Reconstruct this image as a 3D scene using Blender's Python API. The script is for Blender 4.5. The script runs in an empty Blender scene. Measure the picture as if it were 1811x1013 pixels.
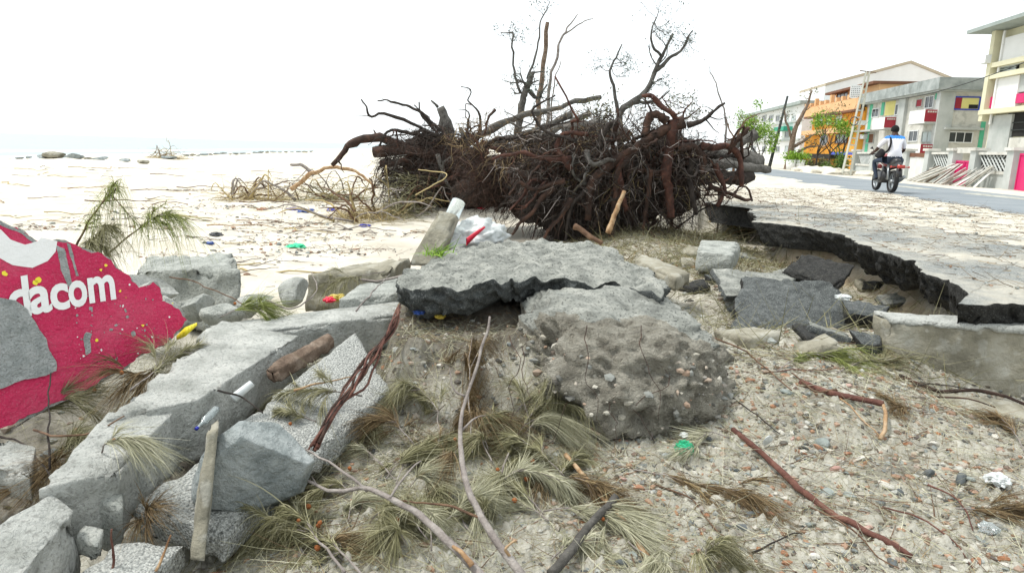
import bpy, bmesh, math, random
import numpy as np
from mathutils import Vector, Matrix
rad = math.radians
S = bpy.context.scene
COL = S.collection
random.seed(7)

# ------------------------------------------------------------------ camera, sky, sun, exposure
EYE = 1.6; PITCH = rad(11.45); ROLL = rad(1.7); LENS = 24.0; PW, PH = 1811, 1013
FPX = LENS / 36.0 * PW
_f = np.array([0, math.cos(PITCH), -math.sin(PITCH)]); _r = np.array([1.0, 0, 0]); _u = np.cross(_r, _f)
CR = math.cos(ROLL) * _r + math.sin(ROLL) * _u
CU = -math.sin(ROLL) * _r + math.cos(ROLL) * _u
CF = _f
cam_data = bpy.data.cameras.new('camera'); cam = bpy.data.objects.new('camera', cam_data); COL.objects.link(cam)
cam_data.sensor_width = 36; cam_data.lens = LENS; cam_data.clip_start = 0.05; cam_data.clip_end = 9000
mw = Matrix.Identity(4)
for i in range(3):
    mw[i][0] = CR[i]; mw[i][1] = CU[i]; mw[i][2] = -CF[i]
mw[2][3] = EYE
cam.matrix_world = mw
S.camera = cam

SUN_EL, SUN_AZ = rad(64), rad(-85)           # high soft light from the sea side
world = bpy.data.worlds.new('World'); S.world = world; world.use_nodes = True
wn = world.node_tree; wn.nodes.clear()
w_out = wn.nodes.new('ShaderNodeOutputWorld'); w_bg = wn.nodes.new('ShaderNodeBackground')
w_sky = wn.nodes.new('ShaderNodeTexSky'); w_sky.sky_type = 'NISHITA'; w_sky.sun_disc = False
w_sky.sun_elevation = SUN_EL; w_sky.sun_rotation = SUN_AZ; w_sky.air_density = 1.0; w_sky.dust_density = 2.0
w_mix = wn.nodes.new('ShaderNodeMix'); w_mix.data_type = 'RGBA'
w_mix.inputs['Factor'].default_value = 0.82
w_mix.inputs['B'].default_value = (11.2, 11.8, 12.0, 1)      # even white overcast veil over the clear sky
wn.links.new(w_sky.outputs[0], w_mix.inputs['A'])
wn.links.new(w_mix.outputs['Result'], w_bg.inputs[0]); w_bg.inputs[1].default_value = 0.057
wn.links.new(w_bg.outputs[0], w_out.inputs[0])
sun_d = bpy.data.lights.new('sun', 'SUN'); sun_d.energy = 1.5; sun_d.angle = rad(12); sun_d.color = (1, 0.97, 0.92)
sun = bpy.data.objects.new('sun', sun_d); COL.objects.link(sun)
_sd = Vector((math.sin(SUN_AZ) * math.cos(SUN_EL), math.cos(SUN_AZ) * math.cos(SUN_EL), math.sin(SUN_EL)))
sun.rotation_euler = _sd.to_track_quat('Z', 'Y').to_euler(); sun.location = (0, 0, 40)
S.view_settings.view_transform = 'Standard'; S.view_settings.look = 'None'
S.view_settings.exposure = 1.27; S.view_settings.gamma = 1.0; S.view_settings.use_curve_mapping = False
S.render.engine = 'CYCLES'
S.cycles.max_bounces = 6; S.cycles.diffuse_bounces = 3; S.cycles.transparent_max_bounces = 8

# ------------------------------------------------------------------ measuring helpers (photo point -> place in the world)
EV = np.array([0, 0, EYE])
def ray(x, y): return CF + (x - PW / 2) / FPX * CR - (y - PH / 2) / FPX * CU
def at_z(x, y, z):
    d = ray(x, y); return EV + d * ((z - EYE) / d[2])
def at_d(x, y, Y):
    d = ray(x, y); return EV + d * (Y / d[1])

# ------------------------------------------------------------------ numpy noise
def _hash(ix, iy, iz, s=0):
    h = (ix.astype(np.int64) * 374761393 + iy.astype(np.int64) * 668265263 + iz.astype(np.int64) * 2147483647 + s * 1274126177) & 0xffffffff
    h = ((h ^ (h >> 13)) * 1274126177) & 0xffffffff
    h = ((h ^ (h >> 15)) * 2246822519) & 0xffffffff
    return ((h ^ (h >> 16)) & 0xffffff) / float(0xffffff)
def vnoise(p, s=0):
    p = np.asarray(p, float); i = np.floor(p).astype(np.int64); f = p - i; f = f * f * (3 - 2 * f)
    o = 0
    for dx in (0, 1):
        wx = f[:, 0] if dx else 1 - f[:, 0]
        for dy in (0, 1):
            wy = f[:, 1] if dy else 1 - f[:, 1]
            for dz in (0, 1):
                wz = f[:, 2] if dz else 1 - f[:, 2]
                o = o + wx * wy * wz * _hash(i[:, 0] + dx, i[:, 1] + dy, i[:, 2] + dz, s)
    return o * 2 - 1
def fbm(p, octv=4, s=0, gain=.5):
    a, o, f = 1.0, 0, 1.0
    for k in range(octv):
        o = o + a * vnoise(np.asarray(p) * f + 17.3 * k, s + k); a *= gain; f *= 2.07
    return o
def worley2(p, s=0):
    p = np.asarray(p, float); i = np.floor(p).astype(np.int64); best = np.full(len(p), 9.0); z = np.zeros(len(p), np.int64)
    for dx in (-1, 0, 1):
        for dy in (-1, 0, 1):
            cx, cy = i[:, 0] + dx, i[:, 1] + dy
            fx = cx + _hash(cx, cy, z, s); fy = cy + _hash(cx, cy, z + 1, s); k = .55 + .45 * _hash(cx, cy, z + 2, s)
            d = np.sqrt((p[:, 0] - fx) ** 2 + (p[:, 1] - fy) ** 2) / k
            best = np.minimum(best, d)
    return best
def worley3(p, s=0):
    p = np.asarray(p, float); i = np.floor(p).astype(np.int64); best = np.full(len(p), 9.0)
    for dx in (-1, 0, 1):
        for dy in (-1, 0, 1):
            for dz in (-1, 0, 1):
                c = i + np.array([dx, dy, dz])
                q = c + np.stack([_hash(c[:, 0], c[:, 1], c[:, 2], s + k) for k in range(3)], 1)
                kk = .5 + .5 * _hash(c[:, 0], c[:, 1], c[:, 2], s + 5)
                best = np.minimum(best, np.linalg.norm(p - q, axis=1) / kk)
    return best
def sm(a, b, x):
    t = np.clip((x - a) / (b - a), 0, 1); return t * t * (3 - 2 * t)

# ------------------------------------------------------------------ materials
MATS = {}
def mat(name, cols, scale=6, rough=.9, bump=0, bscale=40, spec=.3, detail=6, kind='noise', bdist=.02, metallic=0, trans=0, alpha=1,
        speck=None, speck_scale=60, speck_amt=.5, sub=0, bkind='noise', island=False):
    """noise-driven colour ramp + optional speckle of a second colour + bump; colours are linear"""
    m = bpy.data.materials.new(name); m.use_nodes = True; n = m.node_tree; b = n.nodes['Principled BSDF']; L = n.links.new
    tc = n.nodes.new('ShaderNodeNewGeometry')
    b.inputs['Roughness'].default_value = rough; b.inputs['Metallic'].default_value = metallic
    b.inputs['Specular IOR Level'].default_value = spec; b.inputs['Transmission Weight'].default_value = trans; b.inputs['Alpha'].default_value = alpha
    if len(cols) == 1:
        b.inputs['Base Color'].default_value = (*cols[0], 1); csock = None
    else:
        if island:
            fac = tc.outputs['Random Per Island']
        else:
            nz = n.nodes.new('ShaderNodeTexNoise'); nz.inputs['Scale'].default_value = scale; nz.inputs['Detail'].default_value = detail
            nz.inputs['Roughness'].default_value = .62; L(tc.outputs['Position'], nz.inputs['Vector']); fac = nz.outputs['Fac']
        rp = n.nodes.new('ShaderNodeValToRGB'); cr = rp.color_ramp
        lo, hi = (0, 1) if island else (.3, .7)
        while len(cr.elements) < len(cols): cr.elements.new(.5)
        for k, c in enumerate(cols):
            cr.elements[k].position = lo + (hi - lo) * k / (len(cols) - 1); cr.elements[k].color = (*c, 1)
        L(fac, rp.inputs[0]); csock = rp.outputs[0]
        if speck:
            vz = n.nodes.new('ShaderNodeTexNoise'); vz.inputs['Scale'].default_value = speck_scale; vz.inputs['Detail'].default_value = 3
            L(tc.outputs['Position'], vz.inputs['Vector'])
            mr = n.nodes.new('ShaderNodeMapRange'); mr.inputs['From Min'].default_value = .56; mr.inputs['From Max'].default_value = .64
            mr.inputs['To Max'].default_value = speck_amt; L(vz.outputs['Fac'], mr.inputs['Value'])
            mx = n.nodes.new('ShaderNodeMix'); mx.data_type = 'RGBA'; L(mr.outputs[0], mx.inputs['Factor']); L(csock, mx.inputs['A'])
            mx.inputs['B'].default_value = (*speck, 1); csock = mx.outputs['Result']
        L(csock, b.inputs['Base Color'])
    if bump:
        if bkind == 'voronoi':
            bz = n.nodes.new('ShaderNodeTexVoronoi'); bz.inputs['Scale'].default_value = bscale; out = bz.outputs['Distance']
        else:
            bz = n.nodes.new('ShaderNodeTexNoise'); bz.inputs['Scale'].default_value = bscale; bz.inputs['Detail'].default_value = 8
            bz.inputs['Roughness'].default_value = .68; out = bz.outputs['Fac']
        L(tc.outputs['Position'], bz.inputs['Vector'])
        if bscale >= 30 and bkind == 'noise':
            cz = n.nodes.new('ShaderNodeTexNoise'); cz.inputs['Scale'].default_value = bscale / 4; cz.inputs['Detail'].default_value = 5; L(tc.outputs['Position'], cz.inputs['Vector'])
            ad = n.nodes.new('ShaderNodeMath'); ad.operation = 'MULTIPLY_ADD'; L(cz.outputs['Fac'], ad.inputs[0]); ad.inputs[1].default_value = 1.5; L(out, ad.inputs[2]); out = ad.outputs[0]
        bp = n.nodes.new('ShaderNodeBump'); bp.inputs['Strength'].default_value = bump; bp.inputs['Distance'].default_value = bdist
        if bkind == 'voronoi': bp.invert = True
        L(out, bp.inputs['Height']); L(bp.outputs[0], b.inputs['Normal'])
    MATS[name] = m
    return m
mat('concrete', [(.22, .232, .21), (.38, .395, .36), (.5, .51, .47)], 6, .92, .9, 45, bdist=.03, speck=(.14, .15, .14), speck_scale=70, speck_amt=.6)
mat('concrete_pale', [(.3, .31, .28), (.47, .48, .445), (.6, .605, .56)], 5, .92, .9, 60, bdist=.03, speck=(.2, .2, .18), speck_scale=50, speck_amt=.5)
mat('concrete_old', [(.14, .132, .1), (.265, .248, .19), (.38, .365, .305)], 4, .93, .6, 40, speck=(.4, .4, .36), speck_scale=9, speck_amt=.4)
mat('pebbledash', [(.15, .155, .145), (.36, .37, .345), (.54, .545, .505)], 90, .92, 1.0, 85, bdist=.012, bkind='voronoi', speck=(.1, .1, .1), speck_scale=150, speck_amt=.7)
mat('basalt', [(.15, .175, .172), (.27, .3, .295), (.42, .45, .44)], 7, .8, 1, 30, speck=(.45, .47, .45), speck_scale=110, speck_amt=.3, bdist=.03)
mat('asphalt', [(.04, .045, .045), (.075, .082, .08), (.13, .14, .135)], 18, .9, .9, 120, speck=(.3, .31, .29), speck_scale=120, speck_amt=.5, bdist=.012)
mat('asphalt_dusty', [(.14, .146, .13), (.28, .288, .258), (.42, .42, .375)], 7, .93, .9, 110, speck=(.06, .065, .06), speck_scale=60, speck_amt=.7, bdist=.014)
mat('tar', [(.012, .012, .011), (.026, .026, .024), (.05, .048, .042)], 20, .85, 1, 60, speck=(.12, .12, .11), speck_scale=90, speck_amt=.5, bdist=.02)
mat('soil_lump', [(.17, .156, .122), (.39, .366, .3), (.56, .535, .45)], 7, .95, 1, 70, speck=(.1, .085, .068), speck_scale=55, speck_amt=.35, bdist=.06)
mat('bark_grey', [(.05, .046, .04), (.1, .094, .083), (.17, .16, .145)], 9, .9, .9, 40, bdist=.02)
mat('bark_dark', [(.02, .017, .015), (.04, .032, .027), (.075, .06, .05)], 12, .9, .9, 45, bdist=.02)
mat('root_brown', [(.022, .014, .011), (.05, .029, .021), (.11, .055, .036)], 7, .85, .9, 40, bdist=.015)
mat('root_red', [(.03, .014, .011), (.07, .03, .021), (.14, .06, .038)], 8, .8, .8, 40, bdist=.012)
mat('root_soil', [(.012, .009, .007), (.028, .02, .015), (.055, .038, .027)], 10, .97, 1, 50, bdist=.04)
mat('stick_grey', [(.13, .11, .1), (.24, .21, .19), (.36, .33, .3)], 14, .85, .6, 60)
mat('stick_brown', [(.06, .035, .022), (.13, .075, .045), (.21, .13, .08)], 14, .85, .6, 60)
mat('stick_red', [(.07, .028, .022), (.13, .055, .04), (.2, .1, .07)], 14, .8, .6, 60)
mat('stick_orange', [(.2, .1, .05), (.36, .23, .12), (.52, .4, .27)], 12, .8, .6, 60)
mat('wood_old', [(.09, .06, .042), (.17, .12, .085), (.28, .22, .17)], 10, .85, .8, 50)
mat('plank_white', [(.5, .49, .45), (.66, .65, .6), (.75, .74, .7)], 3, .85, .3, 30)
mat('straw', [(.2, .15, .06), (.36, .28, .13), (.5, .42, .24)], 3, .85, island=True)
mat('needle_green', [(.09, .12, .025), (.19, .22, .055), (.34, .36, .13)], 3, .75, island=True)
mat('needle_olive', [(.11, .105, .045), (.21, .198, .1), (.37, .35, .225)], 3, .75, island=True)
mat('needle_pale', [(.23, .225, .14), (.37, .36, .24), (.53, .51, .38)], 3, .75, island=True)
mat('needle_brown', [(.07, .05, .025), (.15, .1, .05), (.27, .2, .1)], 3, .8, island=True)
mat('leaf_green', [(.03, .07, .012), (.07, .14, .02), (.15, .26, .04)], 3, .6, island=True)
mat('leaf_lime', [(.1, .2, .015), (.18, .32, .025), (.3, .46, .06)], 3, .6, island=True)
mat('leaf_dark', [(.04, .06, .045), (.08, .11, .08), (.14, .18, .13)], 3, .6, island=True)
mat('leaf_olive', [(.05, .055, .02), (.1, .1, .04), (.17, .16, .075)], 3, .6, island=True)
mat('cone_orange', [(.22, .07, .02), (.36, .13, .04)], 60, .8, .6, 90)
mat('stone_grey', [(.16, .185, .175), (.24, .27, .25), (.33, .35, .33)], 14, .8, .5, 60)
mat('stone_dark', [(.05, .06, .065), (.09, .1, .1), (.13, .14, .14)], 14, .75, .5, 60)
mat('stone_pale', [(.42, .41, .36), (.54, .52, .46), (.64, .62, .56)], 14, .85, .5, 60)
mat('brick_orange', [(.24, .11, .065), (.33, .18, .11), (.44, .3, .21)], 14, .9, .6, 60)
mat('stone_pink', [(.3, .17, .14), (.4, .26, .22), (.5, .37, .32)], 14, .9, .5, 60)
mat('paint_red', [(.43, .018, .065), (.58, .022, .095), (.6, .07, .14)], 2.6, .75, .8, 60, bdist=.02, speck=(.6, .2, .27), speck_scale=130, speck_amt=.3, spec=.4)
mat('paint_white', [(.74, .74, .72), (.8, .8, .78)], 8, .6, .3, 60)
mat('plaster_grey', [(.4, .43, .415), (.56, .59, .57), (.68, .7, .68)], 16, .95, 1, 70, bdist=.05, speck=(.2, .22, .21), speck_scale=90, speck_amt=.4)
mat('paint_yellow', [(.75, .62, .03), (.8, .68, .06)], 8, .5)
mat('plastic_white', [(.42, .45, .44), (.58, .6, .59)], 20, .35, .2, 30, spec=.5)
mat('plastic_red', [(.6, .01, .04)], 6, .4, spec=.5)
mat('plastic_blue', [(.03, .07, .25)], 6, .35, spec=.5)
mat('plastic_navy', [(.01, .02, .3)], 6, .35, spec=.5)
mat('plastic_green', [(.02, .42, .2), (.05, .62, .33)], 40, .5, .4, 60, spec=.4)
mat('plastic_yellow', [(.42, .32, .05)], 6, .4, spec=.5)
mat('plastic_black', [(.02, .02, .022)], 6, .4, spec=.5)
mat('plastic_clear', [(.75, .82, .82)], 6, .12, spec=.5, trans=.75)
mat('glass_bottle', [(.78, .84, .8)], 6, .1, spec=.6, trans=.7)
mat('wall_white', [(.7, .7, .68), (.8, .8, .78)], .6, .85)
mat('wall_dirty', [(.42, .41, .36), (.56, .55, .5), (.66, .66, .62)], .7, .9, .2, 12, speck=(.3, .3, .27), speck_scale=2.2, speck_amt=.45)
mat('wall_grey', [(.34, .37, .35), (.43, .45, .43), (.5, .52, .5)], .9, .9, .2, 12)
mat('wall_cream', [(.6, .57, .4), (.7, .67, .49)], .8, .85)
mat('wall_yellow', [(.66, .6, .2), (.74, .68, .3)], .8, .85)
mat('wall_orange', [(.6, .24, .025), (.72, .32, .035), (.74, .4, .08)], .5, .85)
mat('wall_peach', [(.62, .36, .17), (.7, .44, .24)], .5, .85)
mat('trim_brown', [(.12, .055, .03), (.2, .09, .05)], 1, .8)
mat('trim_green', [(.08, .4, .24), (.12, .5, .32)], 1, .7)
mat('trim_teal', [(.04, .3, .2)], 1, .7)
mat('trim_maroon', [(.26, .02, .035), (.35, .035, .05)], 1, .7)
mat('trim_magenta', [(.55, .015, .12), (.62, .03, .16)], 1, .55)
mat('trim_blue', [(.03, .06, .4)], 1, .5)
mat('cornice_grey', [(.2, .22, .21), (.3, .33, .32), (.42, .44, .43)], 1.2, .9, .2, 9)
mat('roof_grey', [(.25, .29, .27), (.34, .38, .36)], 1, .8)
mat('roof_tan', [(.42, .36, .26), (.5, .43, .33)], 1, .8)
mat('glass_dark', [(.02, .026, .03), (.05, .06, .065)], .5, .15, spec=.5)
mat('glass_pale', [(.35, .42, .42), (.5, .56, .55)], .5, .2, spec=.5)
mat('dark_inside', [(.012, .012, .012), (.03, .028, .026)], 1, .9)
mat('metal_grey', [(.3, .32, .33)], 1, .4, metallic=.7)
mat('metal_white', [(.7, .72, .72)], 1, .5)
mat('corrugated', [(.55, .56, .53), (.68, .69, .66)], 2, .6)
mat('pole_concrete', [(.42, .42, .36), (.55, .55, .48)], 2, .9)
mat('pole_dark', [(.03, .035, .035), (.06, .065, .06)], 2, .9)
mat('road_asphalt', [(.17, .195, .21), (.205, .23, .245), (.25, .27, .28)], .8, .88, .4, 60)
mat('kerb_stone', [(.3, .3, .26), (.42, .42, .37)], 3, .9, .3, 30)
mat('rubber', [(.015, .015, .016), (.03, .03, .03)], 20, .85)
mat('moto_red', [(.22, .018, .014)], 3, .3, spec=.5)
mat('moto_black', [(.018, .018, .02)], 3, .4, spec=.5)
mat('lamp_red', [(.4, .03, .018)], 3, .25, spec=.5)
mat('cloth_white', [(.68, .68, .74), (.78, .78, .82)], 9, .9, .4, 14)
mat('cloth_blue', [(.03, .17, .55), (.05, .24, .65)], 9, .9)
mat('cloth_denim', [(.025, .035, .055), (.045, .06, .09)], 20, .95)
mat('cloth_black', [(.012, .012, .014), (.025, .024, .026)], 20, .95)
mat('skin_dark', [(.045, .022, .015), (.07, .035, .025)], 10, .6)
mat('hair_black', [(.008, .008, .008)], 10, .9)
mat('water', [(.31, .385, .4), (.36, .43, .445)], .12, .5, .6, 1.2, spec=.5, bdist=.15)
mat('foam', [(.75, .78, .78)], 1, .9)

# ground: clean beach sand / grey dirty sand / dark damp soil / orange subsoil, chosen by vertex attribute 'soil' and noise
def ground_mat():
    m = bpy.data.materials.new('ground'); m.use_nodes = True; n = m.node_tree; b = n.nodes['Principled BSDF']; L = n.links.new
    b.inputs['Roughness'].default_value = .95; b.inputs['Specular IOR Level'].default_value = .15
    g = n.nodes.new('ShaderNodeNewGeometry'); at = n.nodes.new('ShaderNodeAttribute'); at.attribute_name = 'soil'
    sp = n.nodes.new('ShaderNodeSeparateColor'); L(at.outputs['Color'], sp.inputs[0])
    def noise(sc, det=6, ro=.6):
        z = n.nodes.new('ShaderNodeTexNoise'); z.inputs['Scale'].default_value = sc; z.inputs['Detail'].default_value = det
        z.inputs['Roughness'].default_value = ro; L(g.outputs['Position'], z.inputs['Vector']); return z.outputs['Fac']
    def ramp(f, cols, lo=.32, hi=.68):
        r = n.nodes.new('ShaderNodeValToRGB'); e = r.color_ramp.elements
        while len(e) < len(cols): e.new(.5)
        for k, c in enumerate(cols): e[k].position = lo + (hi - lo) * k / (len(cols) - 1); e[k].color = (*c, 1)
        L(f, r.inputs[0]); return r.outputs[0]
    def mix(f, a, bb):
        x = n.nodes.new('ShaderNodeMix'); x.data_type = 'RGBA'; L(f, x.inputs['Factor']); L(a, x.inputs['A']); L(bb, x.inputs['B']); return x.outputs['Result']
    def thr(f, a, bb, amt=1):
        r = n.nodes.new('ShaderNodeMapRange'); r.inputs['From Min'].default_value = a; r.inputs['From Max'].default_value = bb; r.inputs['To Max'].default_value = amt
        L(f, r.inputs['Value']); return r.outputs[0]
    beach = ramp(noise(1.3, 8), [(.5, .455, .37), (.6, .56, .47), (.66, .63, .55)])
    grit = ramp(noise(5, 8, .7), [(.23, .22, .18), (.41, .397, .336), (.54, .525, .455)])
    fleck = ramp(noise(120, 2), [(.1, .085, .065), (.3, .27, .2), (.5, .48, .42)])
    grit = mix(thr(noise(60, 4, .7), .48, .66, .75), grit, fleck)
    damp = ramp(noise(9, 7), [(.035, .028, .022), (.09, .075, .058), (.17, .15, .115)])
    orange = ramp(noise(7, 6), [(.3, .19, .09), (.46, .35, .22), (.55, .46, .33)])
    c = mix(sp.outputs[0], beach, grit)
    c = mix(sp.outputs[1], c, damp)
    c = mix(sp.outputs[2], c, orange)
    L(c, b.inputs['Base Color'])
    bz = noise(55, 9, .72); bp = n.nodes.new('ShaderNodeBump'); bp.inputs['Strength'].default_value = .8; bp.inputs['Distance'].default_value = .02
    L(bz, bp.inputs['Height']); L(bp.outputs[0], b.inputs['Normal'])
    MATS['ground'] = m
ground_mat()
def apron_mat():
    """worn asphalt dusted with blown sand in drifts"""
    m = bpy.data.materials.new('apron'); m.use_nodes = True; n = m.node_tree; b = n.nodes['Principled BSDF']; L = n.links.new
    b.inputs['Roughness'].default_value = .93; b.inputs['Specular IOR Level'].default_value = .2
    g = n.nodes.new('ShaderNodeNewGeometry')
    def noise(sc, det=6, ro=.6):
        z = n.nodes.new('ShaderNodeTexNoise'); z.inputs['Scale'].default_value = sc; z.inputs['Detail'].default_value = det
        z.inputs['Roughness'].default_value = ro; L(g.outputs['Position'], z.inputs['Vector']); return z.outputs['Fac']
    def ramp(f, cols, lo=.32, hi=.68):
        r = n.nodes.new('ShaderNodeValToRGB'); e = r.color_ramp.elements
        while len(e) < len(cols): e.new(.5)
        for k, c in enumerate(cols): e[k].position = lo + (hi - lo) * k / (len(cols) - 1); e[k].color = (*c, 1)
        L(f, r.inputs[0]); return r.outputs[0]
    asp = ramp(noise(70, 5, .75), [(.07, .08, .08), (.2, .215, .21), (.36, .37, .35)])
    snd = ramp(noise(9, 6), [(.42, .39, .32), (.55, .52, .44)])
    f = ramp(noise(1.1, 9, .72), [(.05, .05, .05), (.5, .5, .5), (1, 1, 1)], .42, .68)
    x = n.nodes.new('ShaderNodeMix'); x.data_type = 'RGBA'; L(f, x.inputs['Factor']); L(asp, x.inputs['A']); L(snd, x.inputs['B'])
    L(x.outputs['Result'], b.inputs['Base Color'])
    bp = n.nodes.new('ShaderNodeBump'); bp.inputs['Strength'].default_value = .8; bp.inputs['Distance'].default_value = .015
    L(noise(80, 8, .7), bp.inputs['Height']); L(bp.outputs[0], b.inputs['Normal'])
    MATS['apron'] = m
apron_mat()

# ------------------------------------------------------------------ mesh helpers
def fast_mesh(name, V, F, smooth=True, mi=None):
    """V (N,3) array, F list/array of polygons (all same length if array)"""
    me = bpy.data.meshes.new(name); V = np.asarray(V, np.float32)
    me.vertices.add(len(V)); me.vertices.foreach_set('co', V.ravel())
    if isinstance(F, np.ndarray):
        k = F.shape[1]; n = len(F); flat = F.ravel(); st = np.arange(n) * k
    else:
        n = len(F); ln = np.fromiter((len(f) for f in F), np.int32, n); st = np.concatenate([[0], np.cumsum(ln)[:-1]]) if n else np.zeros(0)
        flat = np.fromiter((i for f in F for i in f), np.int32)
    me.loops.add(len(flat)); me.loops.foreach_set('vertex_index', np.asarray(flat, np.int32))
    me.polygons.add(n); me.polygons.foreach_set('loop_start', np.asarray(st, np.int32))
    if mi is not None: me.polygons.foreach_set('material_index', np.asarray(mi, np.int32))
    me.polygons.foreach_set('use_smooth', np.full(n, smooth))
    me.update(calc_edges=True); me.validate(clean_customdata=False)
    return me
def tag(o, label=None, cat=None, group=None, kind=None):
    if label: o['label'] = label
    if cat: o['category'] = cat
    if group: o['group'] = group
    if kind: o['kind'] = kind
    return o
def thing(name, loc, label, cat, group=None):
    o = bpy.data.objects.new(name, None); COL.objects.link(o); o.location = loc; o.empty_display_size = .1
    return tag(o, label, cat, group)
def base_of(V):
    V = np.asarray(V); return np.array([V[:, 0].mean(), V[:, 1].mean(), V[:, 2].min()])
def obj(name, V, F, mats, parent=None, smooth=True, mi=None):
    """one mesh object from WORLD coordinates. A top-level one gets its origin at its base; a part hangs under its thing."""
    V = np.asarray(V, float)
    if parent is None: org = base_of(V)
    else:
        org = np.array(parent.location); p = parent.parent
        while p: org = org + np.array(p.location); p = p.parent
    me = fast_mesh(name, V - org, F, smooth, mi)
    for m in (mats if isinstance(mats, (list, tuple)) else [mats]): me.materials.append(MATS[m])
    o = bpy.data.objects.new(name, me); COL.objects.link(o)
    if parent is None: o.location = org
    else: o.parent = parent
    return o
class MB:
    def __init__(s): s.V = []; s.F = []; s.n = 0; s.mi = []; s.cur = 0
    def add(s, V, F):
        V = np.asarray(V, float); s.V.append(V); s.F += [[i + s.n for i in f] for f in F]; s.mi += [s.cur] * len(F); s.n += len(V)
    def tube(s, P, R, k=6, cap=True, jit=0, seed=0):
        P = np.asarray(P, float); R = np.broadcast_to(np.asarray(R, float), (len(P),)); n = len(P)
        T = np.gradient(P, axis=0); T /= np.linalg.norm(T, axis=1)[:, None] + 1e-9
        a = np.array([0, 0, 1.0]) if abs(T[0][2]) < .9 else np.array([1.0, 0, 0])
        N = np.cross(T[0], a); N /= np.linalg.norm(N); ang = np.arange(k) * 2 * math.pi / k
        rows = []; rs = np.random.RandomState(seed)
        for i in range(n):
            N = N - T[i] * N.dot(T[i]); N /= np.linalg.norm(N) + 1e-9; B = np.cross(T[i], N)
            rr = R[i] * (1 + (rs.rand(k) - .5) * jit) if jit else np.full(k, R[i])
            rows.append(P[i] + (np.cos(ang) * rr)[:, None] * N + (np.sin(ang) * rr)[:, None] * B)
        V = np.concatenate(rows); F = []
        for i in range(n - 1):
            for j in range(k):
                F.append([i * k + j, i * k + (j + 1) % k, (i + 1) * k + (j + 1) % k, (i + 1) * k + j])
        if cap: F.append(list(range(k))[::-1]); F.append(list(range((n - 1) * k, n * k)))
        s.add(V, F); return s
    def box(s, c, h, M=None):
        V = np.array([[x, y, z] for x in (-1, 1) for y in (-1, 1) for z in (-1, 1)], float) * np.asarray(h)
        if M is not None: V = V @ np.asarray(M).T
        s.add(V + np.asarray(c), [[0, 1, 3, 2], [4, 6, 7, 5], [0, 4, 5, 1], [2, 3, 7, 6], [0, 2, 6, 4], [1, 5, 7, 3]]); return s
    def hexa8(s, C):
        """C: 8 points, bottom 4 ccw then top 4 ccw"""
        s.add(C, [[3, 2, 1, 0], [4, 5, 6, 7], [0, 1, 5, 4], [1, 2, 6, 5], [2, 3, 7, 6], [3, 0, 4, 7]]); return s
    def ribbon(s, P, w, side):
        """flat blade tapering to a point"""
        P = np.asarray(P, float); n = len(P); V = []; 
        for i in range(n - 1):
            ww = w * (1 - .55 * i / n); V += [P[i] - side * ww, P[i] + side * ww]
        V.append(P[-1]); F = [[2 * i, 2 * i + 1, 2 * i + 3, 2 * i + 2] for i in range(n - 2)] + [[2 * n - 4, 2 * n - 3, 2 * n - 2]]
        s.add(V, F); return s
    def build(s, name, mats, parent=None, smooth=True):
        return obj(name, np.concatenate(s.V), s.F, mats, parent, smooth, s.mi)
def spline(P, n):
    P = np.asarray(P, float); P = np.vstack([2 * P[0] - P[1], P, 2 * P[-1] - P[-2]]); m = len(P) - 3; out = []
    for t in np.linspace(0, m, n):
        i = min(int(t), m - 1); u = t - i; a, b, c, d = P[i:i + 4]
        out.append(.5 * ((2 * b) + (c - a) * u + (2 * a - 5 * b + 4 * c - d) * u * u + (3 * b - a - 3 * c + d) * u ** 3))
    return np.array(out)
NTH = 'first second third fourth fifth sixth seventh eighth ninth tenth eleventh twelfth thirteenth fourteenth fifteenth sixteenth seventeenth eighteenth nineteenth twentieth'.split() 
TENS = {20: 'twenty', 30: 'thirty', 40: 'forty', 50: 'fifty', 60: 'sixty', 70: 'seventy', 80: 'eighty', 90: 'ninety'}
def nth(i):
    if i <= 20: return NTH[i - 1]
    t, u = i // 10 * 10, i % 10
    return (TENS[t] + '-' + NTH[u - 1]) if u else TENS[t][:-1] + 'ieth'
def single_out(objs, phrase, marks):
    """label each of many look-alikes by its rank in distance from the nearest landmark"""
    b = {}
    for o in objs:
        p = np.array(o.location); k = min(marks, key=lambda m: np.linalg.norm((p - marks[m])[:2])); b.setdefault(k, []).append((np.linalg.norm((p - marks[k])[:2]), o))
    for k, L in b.items():
        for i, (d, o) in enumerate(sorted(L, key=lambda t: t[0])): o['label'] = (phrase + ' nearest to ' + k) if i == 0 else phrase + ', ' + nth(i + 1) + ' nearest to ' + k
def unit(v): v = np.asarray(v, float); return v / (np.linalg.norm(v) + 1e-9)
def rnd(a, b): return random.uniform(a, b)

def cut_box_params(n):
    """surface lattice of a cube as unique integer params + quad faces"""
    nx, ny, nz = n; idx = {}; P = []; F = []
    def vid(a, b, c):
        k = (a, b, c)
        if k not in idx: idx[k] = len(P); P.append(k)
        return idx[k]
    for c in (0, nz):
        for a in range(nx):
            for b in range(ny):
                q = [vid(a, b, c), vid(a + 1, b, c), vid(a + 1, b + 1, c), vid(a, b + 1, c)]; F.append(q if c else q[::-1])
    for b in (0, ny):
        for a in range(nx):
            for c in range(nz):
                q = [vid(a, b, c), vid(a + 1, b, c), vid(a + 1, b, c + 1), vid(a, b, c + 1)]; F.append(q[::-1] if b else q)
    for a in (0, nx):
        for b in range(ny):
            for c in range(nz):
                q = [vid(a, b, c), vid(a, b + 1, c), vid(a, b + 1, c + 1), vid(a, b, c + 1)]; F.append(q if a else q[::-1])
    return np.array(P, float) / np.array([nx, ny, nz], float), F
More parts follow.
